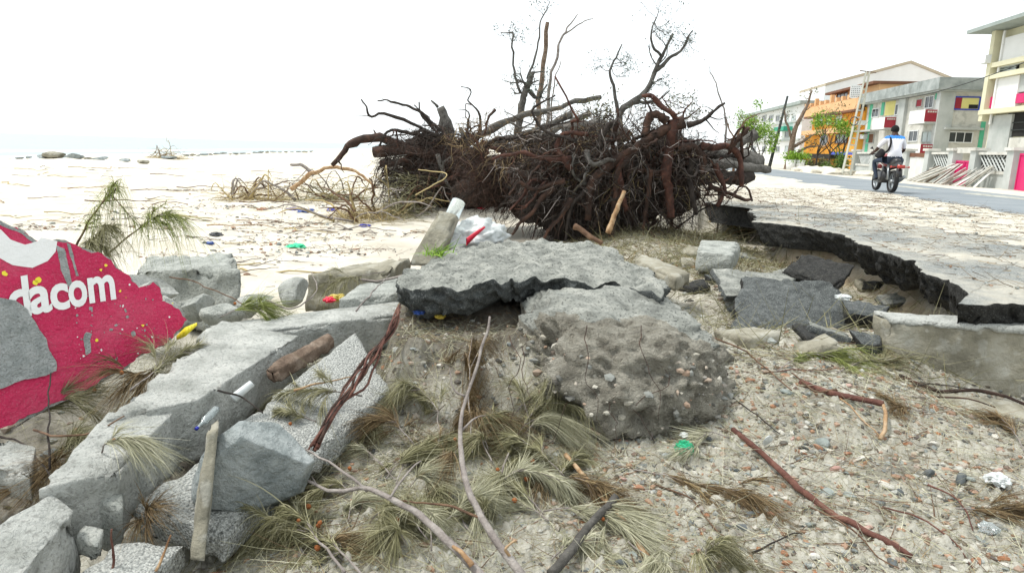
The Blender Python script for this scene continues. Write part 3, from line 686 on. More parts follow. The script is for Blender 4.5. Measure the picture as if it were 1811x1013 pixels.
def letter(ch, x0, x1, yb, xh, dy):
    """one bold sans letter; (x0, yb) and (x1, yb+dy) are its foot ends, xh the letter height in the photo"""
    cu = bpy.data.curves.new('t', 'FONT'); cu.body = ch; cu.offset = .028; cu.resolution_u = 4
    t = bpy.data.objects.new('t', cu); COL.objects.link(t); bpy.context.view_layer.update()
    me = bpy.data.meshes.new_from_object(t.evaluated_get(bpy.context.evaluated_depsgraph_get()))
    V = np.array([v.co[:] for v in me.vertices]); F = [list(p.vertices) for p in me.polygons]
    bpy.data.objects.remove(t); bpy.data.curves.remove(cu); bpy.data.meshes.remove(me)
    V[:, 0] = (V[:, 0] - V[:, 0].min()) / np.ptp(V[:, 0]); V[:, 1] = (V[:, 1] - V[:, 1].min()) / np.ptp(V[:, 1])
    a, b = wst(x0, yb), wst(x1, yb + dy); c = wst(x0, yb - xh); up = c - a; up[0] *= .35
    W = [wpt(*(a + (b - a) * u + up * v), .0082) for u, v, _ in V]
    o = obj('letter', W, F, 'paint_white', root, False)
    return o
for a in [('d', 17, 56, 567, 74, -9), ('a', 53, 93, 558, 50, -7), ('c', 91, 124, 551, 48, -5), ('o', 123, 156, 546, 48, -6), ('m', 158, 205, 537, 46, -8)]: letter(*a)
# a strip of yellow plastic at its tip
P = spline([at_d(312, 598, 4.02), at_d(330, 585, 4.0), at_d(348, 573, 4.02)], 8); mb = MB()
for i in range(7):
    w = np.array([0, 0, .028 * (1 - abs(i - 3) / 6)]); w2 = np.array([0, 0, .028 * (1 - abs(i - 2) / 6)])
    mb.add([P[i] - w, P[i] + w, P[i + 1] + w2, P[i + 1] - w2, P[i] - w + [0, .006, 0], P[i] + w + [0, .006, 0], P[i + 1] + w2 + [0, .006, 0], P[i + 1] - w2 + [0, .006, 0]], [[0, 1, 2, 3], [7, 6, 5, 4], [1, 5, 6, 2], [0, 3, 7, 4]])
tag(mb.build('yellow_flake', 'paint_yellow'), 'bright yellow flake at the tip of the red wall', 'paint flake')

# ------------------------------------------------------------------ concrete and tumbled asphalt on the right
a, b = at_d(1576, 563, 4.72), at_d(1960, 588, 4.42)
wallv = np.array([0, .24, 0])
root = thing('retaining_wall', np.array([a[0], a[1], a[2] - .5]), 'stained low concrete retaining wall under the road edge at right', 'retaining wall')
block('wall_body', [a - [0, 0, .03], b - [0, 0, .03], b + wallv - [0, 0, .03], a + wallv - [0, 0, .03]], np.array([0, 0, -1.0]), 'concrete_old', res=.02, amp=.012, chip=.025, seed=51, parent=root, maxn=80)
block('cement_cap', [a + [.004, -.012, 0], b + [0, -.012, 0], b + wallv + [0, .012, 0], a + wallv + [.004, .012, 0]], np.array([0, 0, -.045]), 'concrete_pale', res=.02, amp=.008, chip=.02, seed=52, parent=root, maxn=80)
conc('concrete_slab', [(1640, 742, .06), (1870, 815, -.06), (1870, 722, -.02), (1668, 690, .1)], .07, 'concrete_old', 'cracked concrete slab below the retaining wall, hollow underneath', 'concrete slab', seed=53, res=.02, amp=.012, maxn=60)
def asp(pz, th, label, seed, m=('asphalt_dusty', 'asphalt'), cat='asphalt slab', **k):
    o = block('asphalt_chunk', quad(pz), np.array([0, .03, -th]), list(m), res=.02, amp=.014, chip=.03, seed=seed, side_mat=len(m) > 1, ragged=.07, **k); tag(o, label, cat, 'broken asphalt below the road edge')
asp([(1282, 524, .34), (1352, 522, .30), (1425, 486, .34), (1262, 476, .44)], .06, 'gravelly asphalt piece tilted towards the mound, behind the big dark slab', 61)
asp([(1290, 606, .16), (1572, 600, .16), (1470, 498, .54), (1312, 488, .5)], .12, 'largest slumped dark asphalt slab below the road edge', 62, m=('asphalt', 'tar'))
asp([(1385, 478, .4), (1478, 506, .34), (1512, 470, .52), (1420, 448, .56)], .1, 'steep black asphalt slab fallen right under the road edge', 69, m=('tar', 'tar'))
asp([(1455, 640, .2), (1568, 636, .2), (1562, 590, .26), (1440, 598, .26)], .09, 'flat asphalt piece beside the end of the retaining wall', 63)
asp([(1500, 555, .38), (1560, 560, .34), (1575, 540, .4), (1490, 525, .42)], .08, 'small asphalt piece on the sand under the road edge', 64, m=('asphalt', 'tar'))
conc('concrete_block', [(1275, 612, .27), (1462, 612, .26), (1455, 595, .28), (1280, 586, .3)], .17, 'concrete_old', 'long kerb stone lying in the scour hole beside the mound', 'kerb stone', seed=65, res=.02)
conc('concrete_slab', [(1122, 458, .52), (1196, 492, .46), (1222, 482, .46), (1140, 447, .54)], .13, 'concrete_old', 'thin tilted slab with pale rim at the right end of the pavement slab', 'concrete slab', seed=66, res=.03)
conc('concrete_block', [(1232, 445, .5), (1296, 452, .5), (1310, 428, .52), (1240, 424, .52)], .22, 'concrete', 'grey block in the bank below the far end of the road edge', 'concrete block', seed=67, res=.03, amp=.02)
conc('concrete_slab', [(1440, 668, .14), (1620, 672, .13), (1600, 650, .16), (1450, 648, .16)], .07, 'concrete_old', 'flat concrete fragment under dry needles left of the wall', 'concrete slab', seed=68, res=.03, amp=.015)

rs = random.Random(31); AC = []
for k in range(22):
    x, y = rs.uniform(1215, 1580), rs.uniform(452, 640); p = ground_px(x, y); s = rs.uniform(.1, .26); a0 = rs.uniform(0, 6.3); tl = (rs.uniform(-.5, .2), rs.uniform(-.3, .3))
    T = [p + np.array([math.cos(a0 + i * 1.57 + rs.uniform(-.3, .3)) * s * rs.uniform(.7, 1.3), math.sin(a0 + i * 1.57) * s * rs.uniform(.7, 1.2), 0]) for i in range(4)]
    T = [t + [0, 0, .07 + (t - p)[1] * -tl[0] + (t - p)[0] * tl[1]] for t in T]; m = rs.choice((['asphalt', 'tar'], ['asphalt_dusty', 'asphalt'], ['tar', 'tar'], ['concrete_old', 'concrete_old']))
    o = block('asphalt_chunk', T, np.array([rs.uniform(-.03, .03), rs.uniform(-.03, .03), -rs.uniform(.05, .12)]), m, res=.025, amp=.01, chip=.02, seed=170 + k, side_mat=True, ragged=.08); tag(o, 'x', 'asphalt piece', 'small broken asphalt in the scour hole'); AC.append(o)
single_out(AC, 'small broken asphalt piece', {'the largest slumped asphalt slab': ground_px(1420, 560), 'the tilted gravelly asphalt piece': ground_px(1330, 495), 'the long kerb stone': ground_px(1370, 612), 'the end of the retaining wall': ground_px(1560, 620), 'the grey block in the bank': ground_px(1265, 455)})

# ------------------------------------------------------------------ uprooted trees
def wob(P, a, f=3.0, seed=0):
    P = np.asarray(P, float); n = len(P); w = np.linspace(0, 1, n); q = P * f
    return P + np.stack([fbm(q + 5.1 * k, 3, seed + k) for k in range(3)], 1) * a * (np.minimum(1, 4 * w) * np.minimum(1, 5 * (1.02 - w)))[:, None]
def root_part(parent, P, r0, r1, m, n=18, k=7, a=.05, seed=0, name='root', f=3.0, twigs=0):
    Q = wob(spline(P, n), a, f, seed); t = np.linspace(0, 1, n); R = r0 + (r1 - r0) * t ** .8
    R = R * (1 + .22 * vnoise(np.c_[t * 9, t * 0 + seed, t * 0], seed)); mb = MB().tube(Q, R, k, True, .35, seed)
    rs = np.random.RandomState(seed + 77)
    for j in range(twigs):
        i = rs.randint(n // 4, n - 1); d = unit(rs.normal(size=3) + (Q[min(i + 1, n - 1)] - Q[i]) / (np.linalg.norm(Q[min(i + 1, n - 1)] - Q[i]) + 1e-6) * .7); L = rs.uniform(.12, .38)
        T = wob(np.linspace(Q[i], Q[i] + d * L + [0, 0, -.25 * L], 6), .04, 6, seed + j); mb.tube(T, np.linspace(R[i] * .4, R[i] * .12, 6), 4, False)
    return mb.build(name, m, parent)
def soil_mass(parent, c, size, seed, m='root_soil', sub=5):
    V, F = ico(sub); W = V * np.asarray(size)
    W = W + V * (fbm(W * 2.2 + seed, 4, seed) * .22 + fbm(W * 8 + seed, 3, seed + 2) * .07)[:, None]
    return obj('root_ball', W + np.asarray(c), F, m, parent)
def fine_roots(parent, c, size, n, seed, m, L=(.15, .6), w=.004, hang=.6, name='fine_roots', face=None):
    rs = np.random.RandomState(seed); mb = MB()
    for i in range(n):
        d = unit(rs.normal(size=3)); 
        if face is not None and d.dot(face) < -.2: d = -d
        p = np.asarray(c) + d * np.asarray(size) * rs.uniform(.8, 1.02); l = rs.uniform(*L)
        v = unit(d * rs.uniform(.2, 1) + rs.normal(size=3) * .55 + [0, 0, -hang]); s = unit(np.cross(v, rs.normal(size=3)))
        t = np.linspace(0, 1, 5)[:, None]; P = p + v * l * t + np.array([0, 0, -1]) * l * .5 * t ** 2 + rs.normal(size=3) * .09 * np.sin(t * 3.1) + rs.normal(size=3) * .05 * np.sin(t * 6.3)
        mb.ribbon(P, w * rs.uniform(.5, 1.5), s)
    o = mb.build(name, m, parent); o['kind'] = 'stuff'; return o
def A(Y, *pts): return [at_d(x, y, Y + (p[0] if p else 0)) for x, y, *p in pts]

# ---- left tree: root plate tipped up, trunk lying away to the right
c = at_d(775, 292, 15.3); base = np.array([c[0], c[1], gz(c[0], c[1])])
t1 = thing('uprooted_tree', base, 'far uprooted tree with long bare roots reaching left over the beach', 'uprooted tree', 'uprooted trees')
soil_mass(t1, c + [.05, .3, -.1], (.95, .42, .75), 3)
soil_mass(t1, c + [.3, .2, -.75], (.8, .5, .35), 4)
big = [([(735, 268), (690, 252), (650, 243), (622, 256), (604, 276), (587, 293)], .13, .055, 'root_brown', 3), ([(775, 242), (720, 214), (680, 203), (655, 206), (645, 195), (639, 176)], .05, .014, 'bark_dark', 2),
       ([(778, 232), (745, 198), (715, 187), (690, 181), (668, 178)], .045, .012, 'bark_dark', 2), ([(770, 232), (748, 205), (741, 192), (741, 180)], .035, .012, 'bark_dark', 1), ([(850, 232), (848, 198), (826, 180), (832, 160), (815, 153)], .03, .01, 'bark_dark', 2),
       ([(660, 268), (720, 268), (800, 272), (860, 268)], .11, .13, 'root_brown', 5), ([(672, 290), (740, 285), (830, 285)], .07, .1, 'root_brown', 4), ([(780, 250), (720, 235), (690, 238), (670, 262)], .05, .02, 'bark_dark', 3),
       ([(850, 250), (890, 270), (925, 290), (945, 280), (940, 245)], .05, .035, 'root_red', 1), ([(740, 300), (700, 303), (675, 306)], .05, .02, 'root_red', 4), ([(735, 318), (690, 322), (672, 322)], .06, .03, 'bark_dark', 2),
       ([(820, 270), (870, 290), (865, 330)], .07, .04, 'root_brown', 2), ([(800, 300), (810, 340), (790, 365)], .06, .025, 'root_brown', 3), ([(760, 300), (745, 335), (720, 352)], .05, .02, 'root_brown', 3), ([(845, 285), (838, 330), (850, 362)], .05, .03, 'root_red', 1)]
for i, (pts, r0, r1, m, tw) in enumerate(big):
    root_part(t1, A(15.0, *pts), r0, r1, m, seed=100 + i, twigs=tw, a=.07)
rs = np.random.RandomState(5)
for i in range(34):
    an = rs.uniform(0, 6.28); d = np.array([math.cos(an), rs.uniform(-.75, .2), math.sin(an) * .8]); p = c + d * [.55, .3, .5] + [0, .1, -.1]; L = rs.uniform(.35, .95)
    root_part(t1, [p, p + d * L * .4 + rs.normal(size=3) * .07, p + d * L * .8 + rs.normal(size=3) * .14 - [0, 0, .05], p + d * L + rs.normal(size=3) * .18 - [0, 0, .18]], rs.uniform(.025, .06), .008, ['root_brown', 'bark_dark', 'root_red'][i % 3], 12, 5, .06, 200 + i, twigs=2)
fine_roots(t1, c, (1.05, .5, .8), 1100, 9, 'root_brown', (.1, .4), hang=.15, w=.006, face=np.array([0, -1, 0])); fine_roots(t1, c + [-.5, 0, .02], (.7, .4, .35), 500, 10, 'bark_dark', w=.006, face=np.array([-.5, -1, 0]))
root_part(t1, A(15.4, (797, 262), (790, 225), (778, 190)), .2, .09, 'bark_grey', 9, 9, .02, 41, 'broken_stump')
root_part(t1, A(15.4, (775, 190), (768, 182), (762, 178)), .04, .02, 'bark_grey', 6, 6, .01, 42, 'splinter')
for i, (pts, r0, r1) in enumerate([([(820, 292, .2), (900, 290, .8), (1010, 288, 1.6), (1100, 300, 2.4)], .24, .17), ([(815, 252, .2), (900, 215, .6), (975, 192, .9), (1062, 172, 1.4)], .1, .05), ([(840, 262, .4), (920, 240, 1), (1010, 203, 1.8)], .1, .075),
                                   ([(880, 265, .6), (960, 240, 1.2), (1042, 200, 2)], .09, .07), ([(860, 300, .7), (960, 262, 1.2), (1080, 250, 2)], .14, .1)]):
    root_part(t1, A(15.4, *pts), r0, r1, 'bark_grey', 20, 9, .05, 60 + i, 'trunk' if i in (0, 4) else 'branch', twigs=0 if i == 0 else 2)

# ---- right tree: nearer root plate, dark and tangled
c = at_d(1085, 318, 11.2); base = np.array([c[0], c[1], gz(c[0], c[1])])
t2 = thing('uprooted_tree', base, 'near uprooted tree with dark tangled root plate above the slab', 'uprooted tree', 'uprooted trees')
soil_mass(t2, c + [-.1, .35, -.15], (1.35, .5, .75), 13)
soil_mass(t2, c + [-.75, .1, -.5], (.85, .4, .55), 14); soil_mass(t2, c + [.8, .25, .1], (.65, .4, .6), 15)
big = [([(1190, 212), (1181, 280), (1183, 340), (1186, 385)], .085, .06, 'root_red', 1), ([(1200, 262), (1232, 262), (1246, 280), (1243, 308)], .07, .045, 'root_brown', 1), ([(1210, 216), (1160, 238), (1090, 282), (1050, 320), (1040, 390)], .09, .06, 'root_brown', 4),
       ([(1125, 262), (1095, 300), (1085, 350), (1080, 420)], .06, .045, 'root_brown', 3), ([(1100, 275), (1098, 330), (1110, 372)], .05, .04, 'root_red', 1), ([(1240, 258), (1290, 262), (1312, 282), (1312, 330)], .06, .04, 'root_red', 2),
       ([(1215, 222), (1245, 208), (1262, 192), (1282, 182)], .045, .015, 'bark_dark', 3), ([(1180, 215), (1165, 200), (1150, 205), (1140, 240)], .07, .06, 'root_brown', 2), ([(1200, 220), (1192, 200), (1160, 180), (1135, 170)], .05, .03, 'root_red', 3),
       ([(1020, 250), (990, 240), (960, 230), (940, 200), (965, 180), (982, 168)], .03, .012, 'bark_dark', 2), ([(1010, 280), (960, 282), (915, 270), (870, 282)], .05, .02, 'root_red', 3), ([(1000, 320), (955, 332), (920, 322), (900, 345)], .045, .02, 'root_brown', 3),
       ([(1010, 300), (985, 262), (1000, 242), (1040, 238)], .05, .03, 'root_red', 2), ([(1265, 290), (1275, 330), (1268, 365)], .045, .03, 'root_red', 2), ([(1225, 280), (1222, 330), (1232, 380)], .06, .03, 'bark_dark', 2), ([(1150, 300), (1148, 350), (1135, 405)], .05, .03, 'root_brown', 2),
       ([(980, 330), (930, 380), (905, 415)], .05, .02, 'root_brown', 4), ([(1010, 350), (985, 392), (960, 425)], .05, .02, 'root_brown', 4), ([(1055, 320), (1010, 372), (1000, 425)], .05, .02, 'bark_dark', 4), ([(1060, 262), (1075, 225), (1090, 215)], .06, .04, 'bark_dark', 3),
       ([(1290, 262), (1310, 240), (1325, 225)], .05, .03, 'root_brown', 3), ([(1255, 330), (1295, 345), (1330, 352)], .05, .02, 'root_brown', 2)]
for i, (pts, r0, r1, m, tw) in enumerate(big):
    root_part(t2, A(10.5, *pts), r0, r1, m, seed=300 + i, twigs=tw, a=.06)
for i in range(52):
    an = rs.uniform(0, 6.28); d = np.array([math.cos(an), rs.uniform(-.9, .1), math.sin(an) * .75]); p = c + d * [.95, .3, .55] + [0, .05, -.05]; L = rs.uniform(.3, .85)
    root_part(t2, [p, p + d * L * .4 + rs.normal(size=3) * .08, p + d * L * .8 + rs.normal(size=3) * .16 - [0, 0, .08], p + d * L + rs.normal(size=3) * .2 - [0, 0, .22]], rs.uniform(.02, .055), .007, ['root_brown', 'bark_dark', 'root_brown', 'root_red'][i % 4], 12, 5, .06, 400 + i, twigs=3)
fine_roots(t2, c, (1.5, .6, .9), 1700, 19, 'root_brown', (.1, .4), hang=.15, w=.005, face=np.array([0, -1, 0])); fine_roots(t2, c + [-.5, -.1, -.3], (.9, .5, .6), 1100, 20, 'bark_dark', (.1, .45), hang=.3, w=.004, face=np.array([-.2, -1, 0])); fine_roots(t2, c + [.2, 0, .1], (1.4, .6, .8), 160, 23, 'straw', (.2, .5), .003, face=np.array([0, -1, 0])); fine_roots(t2, c + [0, -.06, 0], (1.5, .6, .9), 250, 24, 'bark_grey', (.15, .45), .004, face=np.array([0, -1, 0]))
for i, (pts, r0, r1, m) in enumerate([([(1150, 268, 1), (1230, 268, 1.2), (1345, 290, 1.5)], .2, .17, 'bark_grey'), ([(1170, 315, .8), (1260, 312, 1), (1330, 312, 1.2)], .15, .12, 'bark_dark'), ([(1240, 300, 1.4), (1290, 262, 1.5), (1336, 238, 1.6)], .12, .1, 'bark_grey'), ([(1260, 290, .8), (1310, 292, 1), (1360, 300, 1.4)], .09, .07, 'bark_grey'), ([(1000, 232, 1), (1060, 226, 1.3), (1110, 240, 1.6)], .15, .13, 'bark_grey')]):
    root_part(t2, A(11.6, *pts), r0, r1, m, 16, 10, .03, 80 + i, 'trunk' if i == 0 else 'branch')

# soil, logs and roots that fill the space between the two plates
soil_mass(t2, at_d(925, 318, 12.6), (.7, .5, .5), 16); soil_mass(t2, at_d(985, 285, 12.4), (.8, .5, .5), 17); soil_mass(t2, at_d(860, 340, 13.2), (.55, .4, .3), 18)
fine_roots(t2, at_d(920, 315, 12.4), (.9, .5, .6), 900, 29, 'root_brown', (.1, .4), hang=.2, w=.005, face=np.array([0, -1, 0]))
for q_, s_, n_, m_ in ((at_d(1090, 300, 10.75), (1.75, .45, .95), 950, 'bark_dark'), (at_d(1080, 290, 10.8), (1.8, .45, .85), 260, 'stick_grey'), (at_d(900, 300, 12.4), (1.1, .5, .7), 900, 'root_brown'), (at_d(770, 290, 14.6), (1.3, .45, .8), 900, 'bark_dark'), (at_d(1000, 250, 11.5), (2.0, .5, .5), 500, 'needle_brown')):
    fine_roots(t2 if q_[1] < 14 else t1, q_, s_, n_, int(n_ + s_[0] * 10), m_, (.08, .38), .0045, .0, face=np.array([0, -1, .1]))
w = np.random.RandomState(77)
for i in range(58):
    x, y = w.uniform(690, 1310), w.normal(292, 48); Yc = 14.6 if x < 850 else (12.2 if x < 960 else 10.7); p = at_d(x, min(max(y, 212), 400), Yc + w.uniform(-.2, .15)); an = w.choice([w.normal(0, .35), w.normal(math.pi, .35), w.normal(-1.4, .4), w.normal(1.2, .5)]); d = np.array([math.cos(an), w.uniform(-.4, .2), math.sin(an)]); L = w.uniform(.4, 1.3)
    q_ = [p - d * L * .5, p - d * L * .15 + w.normal(size=3) * .1 - [0, .08, 0], p + d * L * .2 + w.normal(size=3) * .12 - [0, .1, 0], p + d * L * .5 + w.normal(size=3) * .15]
    root_part(t1 if x < 850 else t2, q_, w.choice([.014, .02, .03, .05]), w.choice([.005, .008, .014]), ['root_brown', 'bark_dark', 'root_brown', 'bark_grey', 'root_red', 'bark_dark'][i % 6], 14, 6, .08, 600 + i, twigs=4)
# ---- snapped trees standing behind
def leaf_cloud(parent, tips, n, spread, size, m, seed, name='foliage', flat=.6):
    rs = np.random.RandomState(seed); V = []; F = []
    for i in range(n):
        t = tips[rs.randint(len(tips))]; p = t + rs.normal(size=3) * spread * [1, 1, flat]; a = unit(rs.normal(size=3)); b = unit(np.cross(a, rs.normal(size=3))); s = size * rs.uniform(.5, 1.5); k = len(V)
        V += [p - a * s, p + b * s * .35, p + a * s, p - b * s * .35]; F.append([k, k + 1, k + 2, k + 3])
    o = obj(name, V, F, m, parent, False); o['kind'] = 'stuff'; return o
def grow(mb, p, d, L, r, depth, rs, tips, bend=.35, up=.1, kids=(2, 4), taper=.55):
    n = 7; P = [np.asarray(p, float)]; d = unit(d)
    for i in range(n): d = unit(d + rs.normal(size=3) * bend * .4 + [0, 0, up * .3]); P.append(P[-1] + d * L / n)
    mb.tube(P, np.linspace(r, r * taper, n + 1), max(4, 8 - 2 * (3 - depth)), depth == 0, .2, rs.randint(999))
    if depth <= 0: tips += P[3:]; return
    tips += P[-2:]
    for k in range(rs.randint(*kids)):
        i = rs.randint(2, n + 1); nd = unit(d + rs.normal(size=3) * .9 + [0, 0, up]); grow(mb, P[i], nd, L * rs.uniform(.5, .8), r * (taper + .3) * .5, depth - 1, rs, tips, bend, up, kids, taper)
def px_tree(name, Y, stems, label, cat, leafm, nleaf, spread, size, barkm, seed, depth=2, kids=(2, 4), gnarl=.5, group=None, frac=.5):
    foot = at_d(*stems[0][0][0], Y); foot = np.array([foot[0], foot[1], gz(foot[0], foot[1])]); root = thing(name, foot, label, cat, group); rs = np.random.RandomState(seed); tips = []
    for j, (pts, r0, r1) in enumerate(stems):
        mb = MB(); Q = wob(spline([at_d(x, y, Y) for x, y in pts], 18), .06, 2.5, seed + j)
        if j == 0: Q = np.vstack([[foot - [0, 0, .2]], Q])
        R = np.linspace(r0, r1, len(Q)); mb.tube(Q, R, 8, True, .3, seed + j)
        if depth >= 0:
            for k in range(rs.randint(4, 8)):
                i = rs.randint(int(len(Q) * frac), len(Q)); d = unit(Q[i] - Q[i - 1] + rs.normal(size=3) * .6); grow(mb, Q[i], d, rs.uniform(.2, .55), max(R[i] * .38, .006), depth, rs, tips, gnarl, .1, kids)
        tips.append(Q[-1]); mb.build('trunk' if j == 0 else 'limb', barkm, root)
    if nleaf: leaf_cloud(root, tips, nleaf, spread, size, leafm, seed)
    return root
px_tree('snapped_tree', 14.2, [([(1098, 240), (1096, 205), (1120, 182), (1148, 158), (1160, 125), (1172, 92), (1190, 60)], .085, .022), ([(1092, 200), (1088, 165), (1078, 130), (1082, 105), (1100, 78)], .042, .012), ([(1160, 125), (1185, 105), (1205, 82), (1224, 55)], .045, .012), ([(1168, 98), (1150, 65), (1165, 20)], .03, .008), ([(1120, 182), (1150, 178), (1185, 160)], .04, .012)],
        'dark gnarled wind-stripped tree leaning right behind the near roots', 'tree', 'leaf_dark', 1500, .035, .022, 'bark_grey', 31, 3, (2, 5))
px_tree('snapped_tree', 17.5, [([(914, 240), (922, 190), (930, 160), (941, 128)], .1, .07), ([(921, 165), (910, 135), (908, 90), (905, 58), (885, 58)], .035, .012), ([(932, 140), (948, 90), (955, 40), (972, 5)], .03, .01), ([(935, 160), (955, 172), (968, 150)], .04, .02)],
        'broken dark stump with thin leafy shoots behind the far roots', 'tree', 'leaf_dark', 900, .06, .028, 'bark_grey', 32, 2, frac=.6)
px_tree('snapped_sapling', 18.5, [([(952, 220), (956, 160), (964, 90), (968, 40)], .07, .05)], 'pale snapped stem without branches, left of the forked one', 'tree', None, 0, 0, 0, 'wood_old', 33, -1, group='bare stems behind the roots')
px_tree('snapped_sapling', 18.8, [([(968, 220), (972, 165), (985, 100), (996, 62)], .05, .03), ([(996, 62), (1012, 40), (1022, 25)], .025, .012), ([(996, 62), (1030, 45), (1049, 33)], .022, .01)], 'tall pale stem forking into two bare tips', 'tree', None, 0, 0, 0, 'stick_grey', 34, -1, group='bare stems behind the roots')
px_tree('snapped_sapling', 19.2, [([(975, 225), (978, 170), (992, 108)], .03, .012)], 'thin short bare stem right of the forked stem', 'tree', None, 0, 0, 0, 'stick_grey', 35, -1, group='bare stems behind the roots')
px_tree('snapped_sapling', 13.5, [([(1285, 225), (1275, 180), (1262, 140), (1255, 118)], .02, .006)], 'thin whip of a stem above the right end of the roots', 'tree', None, 0, 0, 0, 'stick_grey', 36, -1, group='bare stems behind the roots')
px_tree('leafy_shrub', 15.5, [([(1060, 240), (1062, 215)], .04, .02), ([(1062, 225), (1050, 200)], .03, .01)], 'sparse olive shrub between the two root plates', 'shrub', 'leaf_olive', 700, .16, .035, 'bark_dark', 37, 1)
px_tree('leafy_shrub', 12.8, [([(1200, 240), (1210, 205), (1225, 180)], .03, .01), ([(1205, 220), (1190, 190), (1170, 170)], .025, .008), ([(1210, 210), (1240, 190)], .02, .006)], 'dry twiggy shrub on top of the near root plate', 'shrub', 'leaf_olive', 500, .1, .025, 'root_red', 38, 2)

# ------------------------------------------------------------------ the street: frame along the house fronts
SA = rad(7); U = np.array([math.sin(SA), math.cos(SA), 0]); N = np.array([math.cos(SA), -math.sin(SA), 0]); C0 = 25.07
def fs(px, py, d=0):
    r = ray(px, py); t = (C0 + d) / r.dot(N) if True else 0; p = EV + r * t; return p.dot(U), p[2]
def sd(px, py, s):
    r = ray(px, py); t = s / r.dot(U); p = EV + r * t; return p.dot(N) - C0, p[2]
def W3(s, d, z): return U * s + N * (C0 + d) + np.array([0, 0, z])
def sbox(s0, s1, d0, d1, z0, z1, mb=None):
    mb = mb or MB(); mb.hexa8([W3(s0, d0, z0), W3(s0, d1, z0), W3(s1, d1, z0), W3(s1, d0, z0), W3(s0, d0, z1), W3(s0, d1, z1), W3(s1, d1, z1), W3(s1, d0, z1)]); return mb
def part(name, m, parent, *b): return sbox(*b).build(name, m, parent, False)
def frect(x0, x1, yt, yb, d=0):
    """photo rectangle on the road front -> s0, s1, z0, z1"""
    ym = (yt + yb) / 2; xm = (x0 + x1) / 2; a = fs(x0, ym, d)[0]; b = fs(x1, ym, d)[0]; return min(a, b), max(a, b), fs(xm, yb, d)[1], fs(xm, yt, d)[1]
def srect(x0, x1, yt, yb, s):
    ym = (yt + yb) / 2; xm = (x0 + x1) / 2; a = sd(x0, ym, s)[0]; b = sd(x1, ym, s)[0]; return min(a, b), max(a, b), sd(xm, yb, s)[1], sd(xm, yt, s)[1]
def window_f(parent, R, d=0, frame='metal_white', pane='glass_dark', bars=1, fw=.07):
    """window on a road front: frame proud of the wall, panes set back inside it, mullions"""
    s0, s1, z0, z1 = R; mb = MB(); f = fw
    for q in ((s0, s0 + f, z0, z1), (s1 - f, s1, z0, z1), (s0 + f, s1 - f, z0, z0 + f), (s0 + f, s1 - f, z1 - f, z1)): sbox(q[0], q[1], d - .07, d + .02, q[2], q[3], mb)
    for k in range(bars): c = s0 + (s1 - s0) * (k + 1) / (bars + 1); sbox(c - f * .35, c + f * .35, d - .05, d + .02, z0 + f, z1 - f, mb)
    w = mb.build('window', frame, parent, False); sbox(s0 + f, s1 - f, d - .02, d + .02, z0 + f, z1 - f).build('pane', pane, w, False); return w
def window_s(parent, R, s, frame='metal_white', pane='glass_dark', bars=1, fw=.07):
    d0, d1, z0, z1 = R; mb = MB(); f = fw
    for q in ((d0, d0 + f, z0, z1), (d1 - f, d1, z0, z1), (d0 + f, d1 - f, z0, z0 + f), (d0 + f, d1 - f, z1 - f, z1)): sbox(s - .07, s + .02, q[0], q[1], q[2], q[3], mb)
    for k in range(bars): c = d0 + (d1 - d0) * (k + 1) / (bars + 1); sbox(s - .05, s + .02, c - f * .35, c + f * .35, z0 + f, z1 - f, mb)
    w = mb.build('window', frame, parent, False); sbox(s - .02, s + .02, d0 + f, d1 - f, z0 + f, z1 - f).build('pane', pane, w, False); return w

# ---- grey apartment house with red balconies
G0 = .45
sB = fs(1664, 210)[0]; sB1 = fs(1511, 250)[0]; zc0 = 6.75; zc1 = 7.62
b = thing('apartment_house', W3(sB + 6, 2, G0), 'weathered grey two-storey apartment house with red balconies and green stripes', 'house', 'houses along the street')
part('wall', 'wall_dirty', b, sB, sB1, 0, 12, G0, zc0)
dR = sd(1745, 240, sB)[0]
mb = sbox(sB - .5, sB1 + .3, -.7, 12.4, zc0 + .003, zc1); r = mb.build('roof', 'cornice_grey', b, False)
part('eave_shadow_board', 'wall_grey', r, sB - .35, sB1 + .2, -.55, 12, zc0 - .12, zc0)
for (x0, x1) in ((1590, 1602), (1658, 1663)):
    s0, s1, _, _ = frect(x0, x1, 160, 270); part('pier', 'wall_grey', b, s0, s1, -.25, .05, G0, zc0 - .13)
part('corner_pier', 'wall_grey', b, sB - .12, sB + .5, -.3, .75, G0, zc0 - .13)
for (x0, x1, yt, yb) in ((1534, 1539, 184, 272), (1559, 1564, 178, 204), (1655, 1657.5, 160, 176)):
    s0, s1, z0, z1 = frect(x0, x1, yt, yb); part('green_stripe', 'trim_green', b, s0, s1, -.03, .02, z0, min(z1, zc0 - .14))
d0, d1, z0, z1 = srect(1734, 1742, 180, 270, sB); part('green_stripe', 'trim_green', b, sB - .03, sB + .02, d0, d1, z0, 6.2)
for R, pn, bars in (((1521, 1532, 195, 214), 'glass_dark', 1), ((1543, 1555, 192, 208), 'glass_dark', 1), ((1584, 1590, 184, 204), 'glass_dark', 0), ((1608, 1624, 231, 251), 'glass_dark', 1), ((1621, 1632, 175, 190), 'trim_maroon', 0), ((1513, 1520, 238, 254), 'trim_brown', 0), ((1532, 1546, 236, 254), 'trim_brown', 0), ((1637, 1652, 170, 192), 'glass_dark', 1), ((1631, 1650, 232, 252), 'glass_pale', 1)):
    window_f(b, frect(*R), 0, 'wall_grey' if pn != 'glass_dark' else 'metal_white', pn, bars)
s0, s1, z0, z1 = frect(1566, 1583, 178, 204); part('yellow_recess', 'wall_yellow', b, s0, s1, -.02, .03, z0, min(z1, zc0 - .15))
